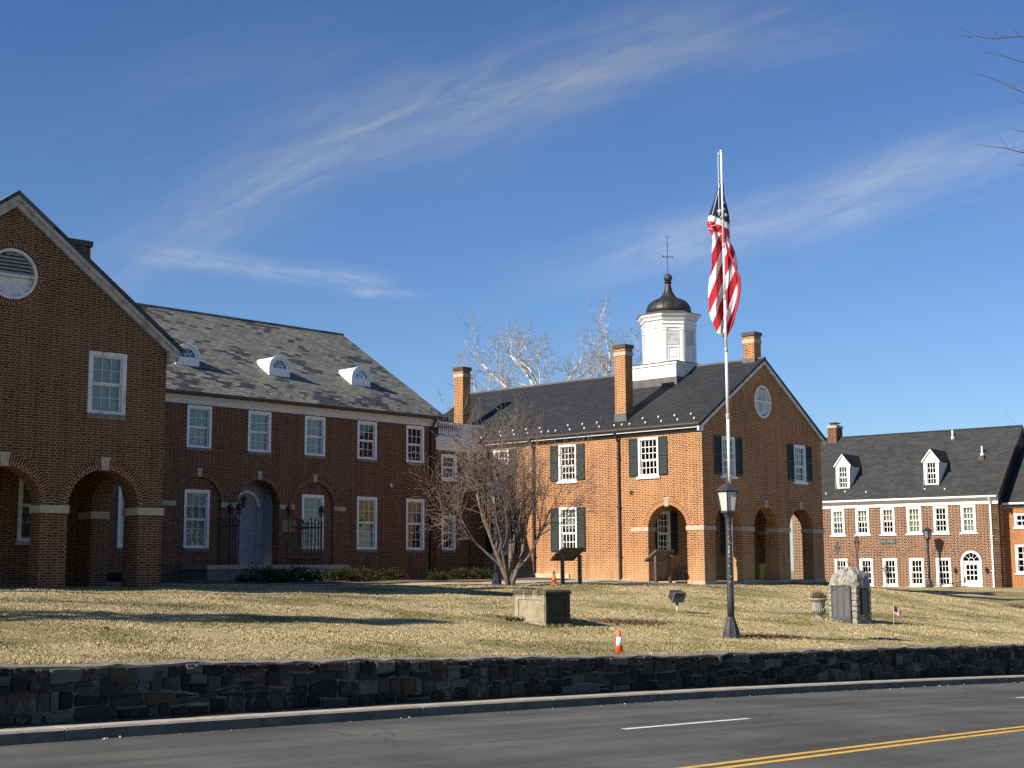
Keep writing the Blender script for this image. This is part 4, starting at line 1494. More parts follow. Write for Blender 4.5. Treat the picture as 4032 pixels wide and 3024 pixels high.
    pts = [(cx + .07 * cos(pi + pi * i / 8) * ax, cy + .07 * cos(pi + pi * i / 8) * ay, 17.82 + .09 * sin(pi + pi * i / 8)) for i in range(9)]
    V.tube(pts, .012, 5)
    sub(V, 'weathervane', 'black_iron', drum)


courthouse()

# ---------------------------------------------------------------- the arcaded pavilion at the left
def pavilion():
    b = thing('gabled_pavilion', 'shaded red brick gabled pavilion with open arches, louvred round vent and peeling white barge boards', 'pavilion', (*A0, 1.75), AY)
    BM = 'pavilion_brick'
    X0, XM, YL, T = -8.76, -4.38, 13.0, 0.6
    tfg = fx(0)
    AC = (-1.69, -4.38, -7.07)
    holes = [arch(c, 0.99, 1.60, 3.92) for c in AC] + [rect(-2.25, -1.17, 6.38, 8.04), rect(-7.59, -6.51, 6.38, 8.04)]
    cz, rr = 9.80, 0.66
    holes.append([(XM + rr * cos(2 * pi * i / 36), cz + rr * sin(2 * pi * i / 36)) for i in range(36)])
    W = panel(MB(), [(X0, 1.5), (0, 1.5), (0, 8.26), (XM, 11.62), (X0, 8.26)], holes, 0, T, tfg)
    W.build('gable_wall', BM, b)
    panel(MB(), rect(T, YL, 1.5, 8.26), [arch(2.25, 1.0, 1.6, 3.92)], 0, 0.5, bx_(0)).build('side_wall', BM, b)
    panel(MB(), rect(T, YL, 1.5, 8.26), [arch(2.25, 1.0, 1.6, 3.92)], 0, 0.5, fy(X0)).build('side_wall', BM, b)
    panel(MB(), rect(X0 + .5, -.5, 1.6, 5.5), [rect(-2.3, -1.25, 3.1, 5.2), rect(-7.5, -6.45, 3.1, 5.2)], 4.1, 4.4, fx(0)).build('porch_wall', BM, b)
    window(b, fx(4.1), -2.3, -1.25, 3.1, 5.2, 2, 2, 2, cw=0.12, white='old_white_paint')
    window(b, fx(4.1), -7.5, -6.45, 3.1, 5.2, 2, 2, 2, cw=0.12, white='old_white_paint')
    MB().box(X0 + .5, T, 5.35, -.5, 4.1, 5.5).build('porch_ceiling', 'taupe_paint', b)
    MB().box(X0 + .02, .02, 1.55, -.02, 4.1, 1.80).build('porch_floor', 'brown_stone', b)
    for c in AC:
        ring(MB(), c, 3.92, 0.995, 1.25, -0.012, 0.1, tfg, 30).build('arch_ring', 'red_arch_brick', b)
        keystone(MB(), c, 4.90, 5.25, tfg, 0.17, 0.27).build('keystone', 'limestone', b)
    ring(MB(), 2.25, 3.92, 1.005, 1.23, -0.006, 0.1, bx_(0), 30).build('arch_ring', 'red_arch_brick', b)
    keystone(MB(), 2.25, 4.9, 5.25, bx_(0)).build('keystone', 'limestone', b)
    e, z0, z1 = 0.035, 3.75, 3.95
    for x0, x1 in ((-3.39, -2.68), (-6.08, -5.37)):
        MB().box(x0 - e, -e, z0, x1 + e, T + e, z1).build('impost', 'limestone', b)
    MB().box(-.70 - e, -e, z0, e, T + e, z1).box(-.5 - e, T + e, z0, e, 1.25 + e, z1).build('impost', 'limestone', b)
    MB().box(X0 - e, -e, z0, X0 + .70 + e, T + e, z1).build('impost', 'limestone', b)
    MB().box(-.5 - e, 3.25 - e, z0, e, 4.05, z1).build('impost', 'limestone', b)
    for u0, u1 in ((-2.25, -1.17), (-7.59, -6.51)):
        window(b, tfg, u0, u1, 6.38, 8.04, 3, 2, 2, cw=0.115, white='old_white_paint', sill=('brown_stone', 0.14, 0.05, 0.0), blind='blind_cloth', bz=6.5)
    # round vent
    V = MB()
    n = 36
    for i in range(n):
        t0, t1 = 2 * pi * i / n, 2 * pi * (i + 1) / n
        P = lambda k, t, d: (XM + rr * k * cos(t), d, cz + rr * k * sin(t))
        V.face([P(.89, t0, -.02), P(.995, t0, -.02), P(.995, t1, -.02), P(.89, t1, -.02)])
        V.face([P(.89, t0, .2), P(.89, t0, -.02), P(.89, t1, -.02), P(.89, t1, .2)])
        V.face([P(.995, t0, -.02), P(.995, t0, .1), P(.995, t1, .1), P(.995, t1, -.02)])
    V.box(XM - rr * .89, -.01, cz - .06, XM + rr * .89, .1, cz)
    vp = V.build('round_vent', 'old_white_paint', b)
    L = MB()
    for q in range(6):
        z = cz + .02 + q * .095
        hw = math.sqrt(max(0.01, (rr * .88) ** 2 - (z + .06 - cz) ** 2))
        L.hexa([(XM - hw, .02, z), (XM + hw, .02, z), (XM + hw, .15, z + .08), (XM - hw, .15, z + .08),
                (XM - hw, .02, z + .02), (XM + hw, .02, z + .02), (XM + hw, .15, z + .10), (XM - hw, .15, z + .10)])
    sub(L, 'louver', 'weathered_paint', vp)
    F = MB()
    m = 9
    for i in range(m):
        t0, t1 = pi + pi * i / m, pi + pi * (i + 1) / m
        tm = (t0 + t1) / 2
        P = lambda k, t, d: (XM + rr * k * cos(t), d, cz - .06 + (rr * .86) * k * sin(t))
        F.face([P(.04, t0, .09), P(.9, t0, .09), P(.9, tm, .04), P(.04, tm, .08)])
        F.face([P(.04, tm, .08), P(.9, tm, .04), P(.9, t1, .09), P(.04, t1, .09)])
    sub(F, 'fan_panel', 'old_white_paint', vp)
    ring(MB(), XM, cz, rr + .005, rr + .17, -0.005, 0.06, tfg, 44, 0, 2 * pi).build('arch_ring', 'red_arch_brick', b)
    # roof
    k = (11.95 - 8.36) / 4.72
    E0, EZ = 0.34, 8.36
    rf = slab(MB(), (E0, -.22, EZ), (E0, YL + 1.4, EZ), (XM, YL + 1.4, 11.95), (XM, -.22, 11.95), .10)
    slab(rf, (X0 - E0, YL + 1.4, EZ), (X0 - E0, -.22, EZ), (XM, -.22, 11.95), (XM, YL + 1.4, 11.95), .10)
    rf.build('roof', 'patched_slate', b)
    for sg in (0, 1):
        f = (lambda x: x) if sg == 0 else (lambda x: 2 * XM - x)
        for nm, y0, y1, a, c in (('barge_board', -.13, -.02, 0.12, 0.40), ('barge_moulding', -.19, -.13, 0.115, 0.24)):
            B = MB()
            B.hexa([(f(E0 - .04), y0, EZ - c + .02), (f(XM), y0, 11.95 - c), (f(XM), y1, 11.95 - c), (f(E0 - .04), y1, EZ - c + .02),
                    (f(E0 - .04), y0, EZ - a), (f(XM), y0, 11.95 - a), (f(XM), y1, 11.95 - a), (f(E0 - .04), y1, EZ - a)])
            B.build(nm, 'weathered_paint', b)
        MB().box(f(0.005), -.17, EZ - .30, f(E0 - .02), 0.5, EZ - .12).box(f(0.005), -.14, EZ - .42, f(E0 - .12), 0.5, EZ - .30).build('eave_return', 'weathered_paint', b)
        MB().tube([(f(E0 + .05), -.2, EZ - .08), (f(E0 + .05), YL, EZ - .08)], .065, 8).build('gutter', 'bronze_metal', b)
        MB().box(f(.005), .5, EZ - .45, f(.10), YL, EZ - .15).build('fascia', 'cream_paint', b)
    # chimney standing on the near slope
    chimney(b, -1.72, -0.92, 3.0, 3.7, 8.9, 11.72, BM, False, False)


pavilion()


# ---------------------------------------------------------------- the long hall with the patched slate roof
def hall():
    b = thing('brick_hall', 'long shaded red brick hall with patchy green slate roof and three white round-headed dormers', 'building', (*B0, 2.3 - .45 * BSC), BY)
    b['_z0'] = 1.85
    b.scale = (BSC, BSC, BSC)
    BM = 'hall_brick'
    X0, X1, YL = -8.0, 13.25, 13.8
    tf = fx(0)
    up = [(-1.92, -.85), (.78, 1.85), (3.48, 4.55), (6.17, 7.20), (8.86, 9.90), (11.52, 12.54)]
    lo = [(-1.92, -.83), (8.87, 9.94), (11.53, 12.57)]
    zu0, zu1, zl0, zl1 = 6.74, 8.31, 3.07, 5.21
    blind_c = (1.37, 6.71)
    holes = [rect(a, c, zu0, zu1) for a, c in up] + [rect(a, c, zl0, zl1) for a, c in lo]
    holes += [arch(4.05, .97, 2.46, 4.70)] + [arch(c, .97, 2.30, 4.72) for c in blind_c]
    panel(MB(), rect(X0, X1, 1.5, 8.34), holes, 0, 0.45, tf).build('front_wall', BM, b)
    for c in blind_c:
        panel(MB(), arch(c, .968, 2.302, 4.72), [rect(c - .56, c + .53, zl0, zl1)], .085, .3, tf).build('recessed_panel', BM, b)
        window(b, fx(.085), c - .56, c + .53, zl0, zl1, 3, 2, 3, cw=0.10, split=.5, sill=('brown_stone', .12, .05, 0), blind='blind_cloth' if c < 3 else 'tan_curtain', bz=zl0 + .1)
    for i, (a, c) in enumerate(up):
        bl = 'blind_cloth' if i < 4 else None
        window(b, tf, a, c, zu0, zu1, 3, 2, 2, cw=0.10, sill=('brown_stone', .11, .05, 0), blind=bl, bz=zu0 + .1)
    for i, (a, c) in enumerate(lo):
        window(b, tf, a, c, zl0, zl1, 3, 2, 3, cw=0.10, split=.52, sill=('brown_stone', .11, .05, 0), blind=('blind_cloth', 'tan_curtain', 'tan_curtain')[i], bz=(zl0 + .1, zl0 + .1, zl0 + 1.1)[i])
    panel(MB(), [(0, 1.5), (YL, 1.5), (YL, 8.6), (6.9, 12.95), (0, 8.6)], [], 0, .4, bx_(X1)).build('end_wall', BM, b)
    MB().box(X0, 0.45, 1.5, X0 + .4, YL, 8.4).build('end_wall', BM, b)
    MB().box(X0 + .4, YL - .4, 1.5, X1 - .4, YL, 8.4).build('rear_wall', BM, b)
    for c in (1.37, 4.05, 6.71):
        ring(MB(), c, 4.71, .975, 1.21, -0.014, 0.05, tf, 30).build('arch_ring', 'red_arch_brick', b)
        keystone(MB(), c, 5.68, 6.01, tf, .16, .22).build('keystone', 'limestone', b)
    for a, c in ((-.20, .40), (2.34, 3.08), (5.02, 5.74), (7.68, 8.28)):
        MB().box(a, -.03, 4.59, c, .3, 4.77).build('impost', 'limestone', b)
    # entrance alcove
    a0, a1, dp = 3.08, 5.02, 1.05
    B = MB()
    B.box(a0 - .02, .45, 2.46, a0 + .0, dp, 5.75).box(a1, .45, 2.46, a1 + .02, dp, 5.75)
    B.build('alcove_side', 'alcove_paint', b)
    panel(MB(), rect(a0, a1, 2.46, 5.8), [arch(4.22, .50, 2.9, 4.72, 16)], dp, dp + .06, tf).build('alcove_back', 'alcove_paint', b)
    d = panel(MB(), arch(4.22, .498, 2.902, 4.72, 16), [], dp + .04, dp + .08, tf).build('alcove_panel', 'alcove_paint', b)
    ring(MB(), 4.22, 4.72, .50, .62, dp - .035, dp, tf, 20).build('alcove_moulding', 'white_paint', b)
    MB().box(a0, dp - .03, 4.58, 3.72, dp, 4.70).box(4.72, dp - .03, 4.58, a1, dp, 4.70).build('alcove_moulding', 'alcove_paint', b)
    P = MB().box(3.14, .25, 2.48, 3.40, .62, 4.40).box(3.10, .22, 4.40, 3.46, .66, 4.56).box(3.12, .23, 2.47, 3.44, .64, 2.72)
    P.build('door_jamb', 'alcove_paint', b)
    MB().box(a0, .4, 5.76, a1, dp, 5.86).build('alcove_ceiling', 'cream_paint', b)
    # hanging lantern beside the entrance
    Lp = MB().tube([(3.10, -.02, 5.15), (3.12, -.30, 5.22), (3.12, -.34, 5.02)], .014, 6).build('wall_lantern', 'black_iron', b)
    sub(MB().lathe([(.02, 5.04), (.13, 4.93), (.13, 4.91), (.105, 4.90), (.08, 4.62), (.05, 4.58)], 6, (3.12, -.34, 0)), 'lantern_body', 'black_iron', Lp)
    # plain wooden notice board on the wall
    N = MB()
    for q in range(5):
        N.box(5.14 + q * .145, -.03, 3.72, 5.14 + q * .145 + .12, -.004, 4.16)
    N.build('notice_board', 'board_wood', b)
    # porch platform with steps
    st = MB()
    st.box(.72, -1.65, 1.55, 7.03, -.004, 2.30)
    platform = st.build('porch_platform', 'brown_stone', b)
    sub(MB().box(.67, -1.72, 2.30, 7.08, -.003, 2.455), 'platform_slab', 'concrete', platform)
    sp = MB()
    for i in range(3):
        sp.box(4.1, -1.72 - .34 * (i + 1), 1.5, 5.6, -1.72 - .34 * i - .002, 2.455 - .17 * (i + 1))
    sub(sp, 'step', 'concrete', platform)
    MB().box(-2.25, -.012, 1.5, -1.56, .0, 2.20).build('basement_opening', 'dark_void', b)
    # security camera
    cm = MB().box(10.61, -.07, 5.74, 10.67, -.003, 5.80).lathe([(.01, 5.64), (.04, 5.66), (.055, 5.70), (.055, 5.75)], 12, (10.64, -.09, 0)).build('security_camera', 'white_paint', b)
    # eaves
    MB().box(X0, -.06, 8.34, X1 + .02, -.002, 8.62).box(X0, -.13, 8.55, X1 + .05, -.06, 8.66).box(X0, -.22, 8.60, X1 + .08, -.13, 8.69).build('fascia', 'cream_paint', b)
    G = MB().tube([(X0, -.32, 8.71), (X1 + .35, -.32, 8.71)], .075, 8)
    G.build('gutter', 'bronze_metal', b)
    downspout(b, tf, 12.93, -.07, 1.9, 8.66, gutter_d=-.32)
    # roof
    EY, EZ, RY, RZ = -.30, 8.75, 6.9, 13.26
    k = (RZ - EZ) / (RY - EY)
    rf = slab(MB(), (X0 - .3, EY, EZ), (X1 + .38, EY, EZ), (X1 + .38, RY, RZ), (X0 - .3, RY, RZ), .12)
    slab(rf, (X1 + .38, 2 * RY - EY, EZ), (X0 - .3, 2 * RY - EY, EZ), (X0 - .3, RY, RZ), (X1 + .38, RY, RZ), .12, (4, 0))
    roof = rf.build('roof', 'patched_slate', b)
    sub(MB().box(X0 - .3, RY - .10, RZ - .05, X1 + .38, RY + .10, RZ + .035), 'ridge_cap', 'patched_slate', roof)
    r = random.Random(4)
    me = None
    for i in range(34):
        x, y = 3.0 + i * .31, (.02, .32)[i % 2]
        if r.random() < .25:
            continue
        if me is None:
            g = MB().lathe([(.012, 0), (.035, .02), (.04, .05), (.02, .08)], 7).build('snow_guard', 'bronze_metal', b, True)
            me = g.data
        else:
            g = bpy.data.objects.new('snow_guard', me)
            COL.objects.link(g)
            g.parent = b
        g.location = (x, y, EZ + (y - EY) * k - .005 - 1.85)
    for c in (1.90, 6.24, 10.53):
        hw, y0, zb = .52, 1.84, 10.06
        zsp = zb + .30
        zt = lambda z: EY + (z - EZ) / k          # where height z meets the slope
        outl = [(c + hw, zb)] + [(c + hw * cos(pi * i / 18), zsp + hw * sin(pi * i / 18)) for i in range(19)] + [(c - hw, zb)]
        S = MB()
        for i in range(len(outl) - 1):
            (xa, za), (xb, zb2) = outl[i], outl[i + 1]
            S.face([(xa, y0, za), (xb, y0, zb2), (xb, zt(zb2) + .02, zb2), (xa, zt(za) + .02, za)])
        dm = S.build('dormer', 'white_paint', b)
        f = panel(MB(), [(c - hw, zb), (c + hw, zb)] + [(c + hw * cos(pi * i / 18), zsp + hw * sin(pi * i / 18)) for i in range(19)],
                  [[(c - .34, zsp + .02), (c + .34, zsp + .02)] + [(c + .34 * cos(pi * i / 14), zsp + .02 + .34 * sin(pi * i / 14)) for i in range(1, 14)]], y0 - .05, y0 + .03, tf)
        sub(f, 'dormer_front', 'white_paint', dm)
        rg = ring(MB(), c, zsp, hw - .06, hw + .035, y0 - .10, y0 - .05, tf, 18)
        sub(rg, 'dormer_moulding', 'white_paint', dm)
        sub(MB().hexa([(c - hw - .06, y0 - .14, zb - .10), (c + hw + .06, y0 - .14, zb - .10), (c + hw + .06, y0 + .1, zb - .02), (c - hw - .06, y0 + .1, zb - .02),
                       (c - hw - .06, y0 - .13, zb - .05), (c + hw + .06, y0 - .13, zb - .05), (c + hw + .06, y0 + .1, zb + .05), (c - hw - .06, y0 + .1, zb + .05)]), 'dormer_apron', 'white_paint', dm)
        M = MB()
        ring(M, c, zsp + .02, .11, .135, y0 - .03, y0, tf, 10)
        for i in range(1, 4):
            a = pi * i / 4
            p, q = (c + .13 * cos(a), zsp + .02 + .13 * sin(a)), (c + .35 * cos(a), zsp + .02 + .35 * sin(a))
            M.tube([(p[0], y0 - .015, p[1]), (q[0], y0 - .015, q[1])], .014, 4)
        sub(M, 'fan_bars', 'white_paint', dm)
        pn = MB()
        pn.face([(c - .35, y0 + .01, zsp + .02)] + [(c + .35 * cos(pi - pi * i / 14), y0 + .01, zsp + .02 + .35 * sin(pi - pi * i / 14)) for i in range(1, 14)] + [(c + .35, y0 + .01, zsp + .02)])
        sub(pn, 'pane', 'window_glass', dm)
    return b


hall()


# iron fences round the entrance porch of the hall
def iron_fence(label, runs, posts, zb=2.455):
    t = thing('iron_fence', label, 'fence', (*frame_xy(B0, BY, runs[0][0][0] * BSC, runs[0][0][1] * BSC), 2.3 + (zb - 2.3) * BSC), BY)
    t['_z0'] = zb
    t.scale = (BSC, BSC, BSC)
    ox, oy = runs[0][0]
    for (xa, ya), (xb, yb), n in runs:
        B = MB()
        L = math.hypot(xb - xa, yb - ya)
        f = lambda k: (xa + (xb - xa) * k - ox, ya + (yb - ya) * k - oy)
        for z in (zb + .18, zb + 1.40):
            B.tube([(*f(0), z), (*f(1), z)], .018, 4)
        for i in range(n + 1):
            x, y = f(i / n)
            tall = 0.12 if i % 4 == 2 else 0
            B.tube([(x, y, zb), (x, y, zb + 1.52 + tall)], .016, 5)
            B.lathe([(.013, 0), (.036, .04), (.028, .08), (.004, .17)], 5, (x, y, zb + 1.52 + tall))
            B.lathe([(.014, 0), (.03, .02), (.014, .04)], 5, (x, y, zb + 1.42))
        B.build('railing', 'black_iron', t)
    for x, y in posts:
        x, y = x - ox, y - oy
        B = MB().tube([(x, y, zb), (x, y, zb + 1.86)], .030, 6)
        B.lathe([(.02, 1.86), (.05, 1.90), (.03, 1.94), (.09, 2.02), (.115, 2.09), (.09, 2.16), (.03, 2.22), (.01, 2.36)], 10, (x, y, zb))
        for a in range(4):
            q = a * pi / 2
            B.tube([(x + .03 * cos(q), y + .03 * sin(q), zb + 1.80), (x + .13 * cos(q), y + .13 * sin(q), zb + 1.95), (x + .10 * cos(q), y + .10 * sin(q), zb + 2.12)], .012, 5)
        B.build('post', 'black_iron', t)


iron_fence('black iron spear-top fence on the right of the hall porch, before the curtained window', [((4.30, -1.55), (5.88, -1.55), 9), ((5.88, -1.55), (5.88, -.12), 7)], [(4.30, -1.55), (5.84, -1.55)])
iron_fence('black iron spear-top fence at the left of the hall porch, beside the arched entrance', [((2.10, -1.55), (2.10, -.45), 8), ((1.72, -1.55), (2.10, -1.55), 3)], [(2.08, -1.55), (2.10, -.95)])


# ---------------------------------------------------------------- the link between hall and courthouse
def link():
    o = frame_xy(C0, CY, 0, 12.42)
    b = thing('link_building', 'narrow shaded brick link between hall and courthouse with white balustrade on top', 'building', (*o, 1.8), CY)
    BM = 'hall_brick'
    tf = fx(0)
    panel(MB(), rect(-3.6, -.003, 1.5, 7.66), [rect(-2.80, -1.78, 6.33, 7.50), rect(-2.76, -1.86, 3.12, 4.70)], 0, .4, tf).build('front_wall', BM, b)
    MB().box(-3.6, .4, 1.5, -.004, 4.5, 7.6).build('rear_block', 'taupe_paint', b)
    window(b, tf, -2.80, -1.78, 6.33, 7.50, 3, 2, 2, cw=.12, sill=('white_paint', .08, .05, .0))
    window(b, tf, -2.76, -1.86, 3.12, 4.70, 3, 2, 2, cw=.11, sill=('brown_stone', .1, .05, 0))
    MB().box(-2.80, -.012, 5.25, -1.80, -.002, 5.85).build('blank_panel', 'brown_post', b)
    E = MB().box(-3.6, -.03, 7.66, -.003, .4, 7.86).box(-3.6, -.10, 7.86, -.003, .4, 7.98).box(-3.6, -.18, 7.98, -.003, .4, 8.06).box(-3.6, -.05, 8.06, -.003, .3, 8.24)
    E.build('entablature', 'white_paint', b)
    B = MB().box(-2.95, -.03, 8.24, -.003, .14, 8.29).box(-2.95, -.05, 8.88, -.003, .16, 8.97).box(-1.46, -.02, 8.29, -.80, .13, 8.88)
    bal = B.build('balustrade', 'white_paint', b)
    me = None
    for i in range(11):
        x = -2.88 + i * .137
        if me is None:
            g = sub(MB().lathe([(.045, 8.29), (.045, 8.33), (.025, 8.36), (.05, 8.47), (.045, 8.55), (.022, 8.72), (.02, 8.80), (.04, 8.84), (.045, 8.88)], 8, (0, .055, 0)), 'baluster', 'white_paint', bal, True)
            me = g.data
        else:
            g = bpy.data.objects.new('baluster', me)
            COL.objects.link(g)
            g.parent = bal
        g.location = (x, 0, 0)
    downspout(b, tf, -.95, -.06, 1.9, 3.6, m='bronze_metal', r=.03)


link()


# ---------------------------------------------------------------- the annex at the right
def annex():
    b = thing('brick_annex', 'sunlit brown brick annex with dark slate roof and two gabled white dormers', 'building', (*D0, .9), DY)
    BM = 'annex_brick'
    X0, X1, YL = -13.3, .43, 10.0
    tf = fx(0)
    up = [(9.58, 10.50), (7.88, 8.81), (6.16, 7.09), (4.41, 5.36), (2.69, 3.63), (.96, 1.88)]
    lo = [(9.45, 10.36), (7.74, 8.64), (6.12, 7.07), (4.37, 5.32), (2.64, 3.60)]
    holes = [rect(-c, -a, 4.32, 6.0) for a, c in up] + [rect(-c, -a, 1.06, 2.78) for a, c in lo] + [arch(-1.38, .65, .86, 2.56)]
    panel(MB(), rect(X0, X1, .4, 6.04), holes, 0, .4, tf).build('front_wall', BM, b)
    panel(MB(), [(0, .4), (YL, .4), (YL, 6.3), (5, 10.95), (0, 6.3)], [], 0, .4, bx_(X1)).build('end_wall', BM, b)
    MB().box(X0, .4, .4, X0 + .4, YL, 6.3).build('end_wall', BM, b)
    MB().box(X0 + .4, YL - .4, .4, X1 - .4, YL, 6.3).build('rear_wall', BM, b)
    for i, (a, c) in enumerate(up):
        window(b, tf, -c, -a, 4.32, 6.0, 3, 2, 2, cw=.14, sill=('white_paint', .10, .06, .10), blind='yellow_shade' if i < 4 else ('blind_cloth' if i == 5 else None), bz=(5.2 if i < 3 else 4.5) if i < 4 else 4.5, mun=.03)
    for i, (a, c) in enumerate(lo):
        window(b, tf, -c, -a, 1.06, 2.78, 3, 2, 2, cw=.14, sill=('white_paint', .10, .06, .06), mun=.03)
    for c in (9.9, 8.2, 6.62, 4.86, 3.12):
        ring(MB(), -c, 2.86, .66, .80, -0.02, .0, tf, 20).build('arch_ring', BM, b)
    ring(MB(), -1.38, 2.56, .66, .88, -0.02, .0, tf, 20).build('arch_ring', BM, b)
    # door
    F = MB().box(-2.03, -.02, .86, -1.90, .15, 2.56).box(-.86, -.02, .86, -.73, .15, 2.56).box(-1.90, .0, 2.46, -.86, .15, 2.58)
    ring(F, -1.38, 2.56, .51, .645, -.02, .14, tf, 16)
    ring(F, -1.38, 2.60, .16, .19, .05, .09, tf, 8)
    for i in range(1, 5):
        a = pi * i / 5
        F.tube([(-1.38 + .18 * cos(a), .07, 2.6 + .18 * sin(a)), (-1.38 + .52 * cos(a), .07, 2.58 + .52 * sin(a))], .014, 4)
    fr = F.build('door_frame', 'white_paint', b)
    sub(MB().box(-1.90, .09, 2.58, -.86, .1, 3.1), 'fanlight_pane', 'window_glass', fr)
    dr = panel(MB(), rect(-1.89, -.87, .87, 2.455), [rect(-1.72 + i * .235, -1.52 + i * .235, 1.40 + j * .33, 1.68 + j * .33) for i in range(3) for j in range(3)], .07, .12, tf).build('door', 'white_paint', b)
    sub(MB().box(-1.75, .09, 1.35, -1.0, .1, 2.4), 'pane', 'window_glass', dr)
    sub(MB().box(-1.86, .02, 1.30, -1.80, .07, 1.62), 'handle', 'lead_flashing', dr)
    MB().box(-2.1, -.7, .5, -.66, -.003, .84).build('door_step', 'concrete', b)
    for s_ in (2.36, .42):
        L = MB().tube([(-s_, -.003, 2.2), (-s_, -.12, 2.25), (-s_, -.14, 2.15)], .015, 5).lathe([(.03, 1.85), (.07, 1.92), (.085, 2.10), (.02, 2.18)], 6, (-s_, -.14, 0))
        L.build('wall_lantern', 'black_iron', b)
    # eaves
    MB().box(X0, -.05, 6.04, X1 + .02, -.002, 6.40).box(X0, -.24, 6.34, X1 + .02, -.05, 6.44).build('fascia', 'white_paint', b)
    MB().box(X0, -.40, 6.44, X1 + .05, -.27, 6.545).build('gutter', 'white_paint', b)
    downspout(b, tf, -.02, -.07, .95, 6.46, m='white_paint', r=.06, gutter_d=-.32)
    downspout(b, tf, -11.25, -.07, .95, 6.46, m='white_paint', r=.06, gutter_d=-.32)
    EY, EZ, RY, RZ = -.34, 6.56, 5.0, 11.2
    k = (RZ - EZ) / (RY - EY)
    rf = slab(MB(), (X0 - .2, EY, EZ), (X1 + .12, EY, EZ), (X1 + .12, RY, RZ), (X0 - .2, RY, RZ), .12)
    slab(rf, (X1 + .12, 2 * RY - EY, EZ), (X0 - .2, 2 * RY - EY, EZ), (X0 - .2, RY, RZ), (X1 + .12, RY, RZ), .12)
    roof = rf.build('roof', 'annex_slate', b)
    sub(MB().box(X0 - .2, RY - .1, RZ - .05, X1 + .12, RY + .1, RZ + .03), 'ridge_cap', 'dark_slate', roof)
    zr = lambda y: EZ + (y - EY) * k
    yr = lambda z: EY + (z - EZ) / k
    # dormers
    for c in (-9.84, -3.86):
        y0, hw, zb, ze, za = .62, .50, 7.28, 8.98, 9.68
        S = MB()
        for sg in (-1, 1):
            x = c + sg * hw
            S.face([(x, y0, zb - .1), (x, y0, ze), (x, yr(ze), ze), (x, yr(zb - .1), zb - .1)])
        dm = S.build('dormer', 'white_paint', b)
        f = panel(MB(), [(c - hw, zb), (c + hw, zb), (c + hw, ze), (c, za - .1), (c - hw, ze)], [rect(c - .36, c + .36, zb + .10, ze - .12)], y0 - .02, y0 + .06, tf)
        sub(f, 'dormer_front', 'white_paint', dm)
        RFm = MB()
        for sg in (-1, 1):
            xo, zo = c + sg * (hw + .10), ze - .10
            slab(RFm, (xo, y0 - .10, zo), (xo, yr(zo) + .05, zo), (c, yr(za) + .05, za), (c, y0 - .10, za), .05)
        sub(RFm, 'dormer_roof', 'dark_slate', dm)
        Bg = MB()
        for sg in (-1, 1):
            xo, zo = c + sg * (hw + .10), ze - .10
            Bg.hexa([(xo, y0 - .12, zo - .10), (c, y0 - .12, za - .13), (c, y0 - .03, za - .13), (xo, y0 - .03, zo - .10),
                     (xo, y0 - .12, zo - .01), (c, y0 - .12, za - .03), (c, y0 - .03, za - .03), (xo, y0 - .03, zo - .01)])
        sub(Bg, 'dormer_trim', 'white_paint', dm)
        w_ = window(b, fx(y0 - .02), c - .36, c + .36, zb + .10, ze - .12, 3, 2, 2, cw=.07, sill=None, mun=.03)
    V = MB()
    for sg in (0, 1):
        g_ = (lambda y: y) if sg == 0 else (lambda y: 2 * RY - y)
        V.hexa([(X1 + .13, g_(EY), EZ - .30), (X1 + .13, RY, RZ - .30), (X1 + .02, RY, RZ - .30), (X1 + .02, g_(EY), EZ - .30), (X1 + .17, g_(EY), EZ + .03), (X1 + .17, RY, RZ + .03), (X1 + .02, RY, RZ + .03), (X1 + .02, g_(EY), EZ + .03)])
    V.build('shade_verge_board', 'bronze_metal', b)  # dark verge added, with the shade of the gable end put into its colour
    panel(MB(), [(.02, 6.0), (YL - .02, 6.0), (5, 10.7)], [], -.02, -.003, bx_(X1)).build('gable_shade_sheet', 'dark_slate', b)  # dark sheet laid over the brick gable, shade put into its colour
    for x, y in ((-3.75, 4.35), (-1.35, 2.85)):
        MB().lathe([(.13, zr(y) - .12), (.11, zr(y) + .02), (.055, zr(y) + .10), (.055, zr(y) + .50)], 10, (x, y, 0)).build('vent_pipe', 'white_paint', b)
    MB().box(-1.45, 2.35, zr(2.35) - .02, -1.10, 2.6, zr(2.6) + .10).build('roof_vent', 'bronze_metal', b)
    for x, y in ((-2.9, .2), (-4.2, .25), (-8.1, .2), (-10.9, .2), (-12.0, .25), (-9.6, .3)):
        MB().lathe([(.03, zr(y) - .03), (.06, zr(y) + .03), (.03, zr(y) + .08)], 7, (x, y, 0)).build('snow_guard', 'white_paint', b)
    ch = chimney(b, -12.62, -11.98, 4.5, 5.5, 10.6, 12.0, 'hall_brick', False, False, cap='limestone')
    sub(MB().box(-12.5, 4.7, 12.0, -12.1, 5.3, 12.10).box(-12.56, 4.6, 12.18, -12.04, 5.4, 12.24).box(-12.5, 4.72, 12.1, -12.4, 4.82, 12.18).box(-12.2, 4.72, 12.1, -12.1, 4.82, 12.18), 'chimney_hood', 'bronze_metal', ch)
    # small pale tablets over the ground-floor arches
    for x in (-9.9, -8.25, -4.86):
        MB().box(x - .21, -.015, 3.52, x + .21, -.002, 3.66).build('brick_tablet', 'side_annex_brick', b)


annex()


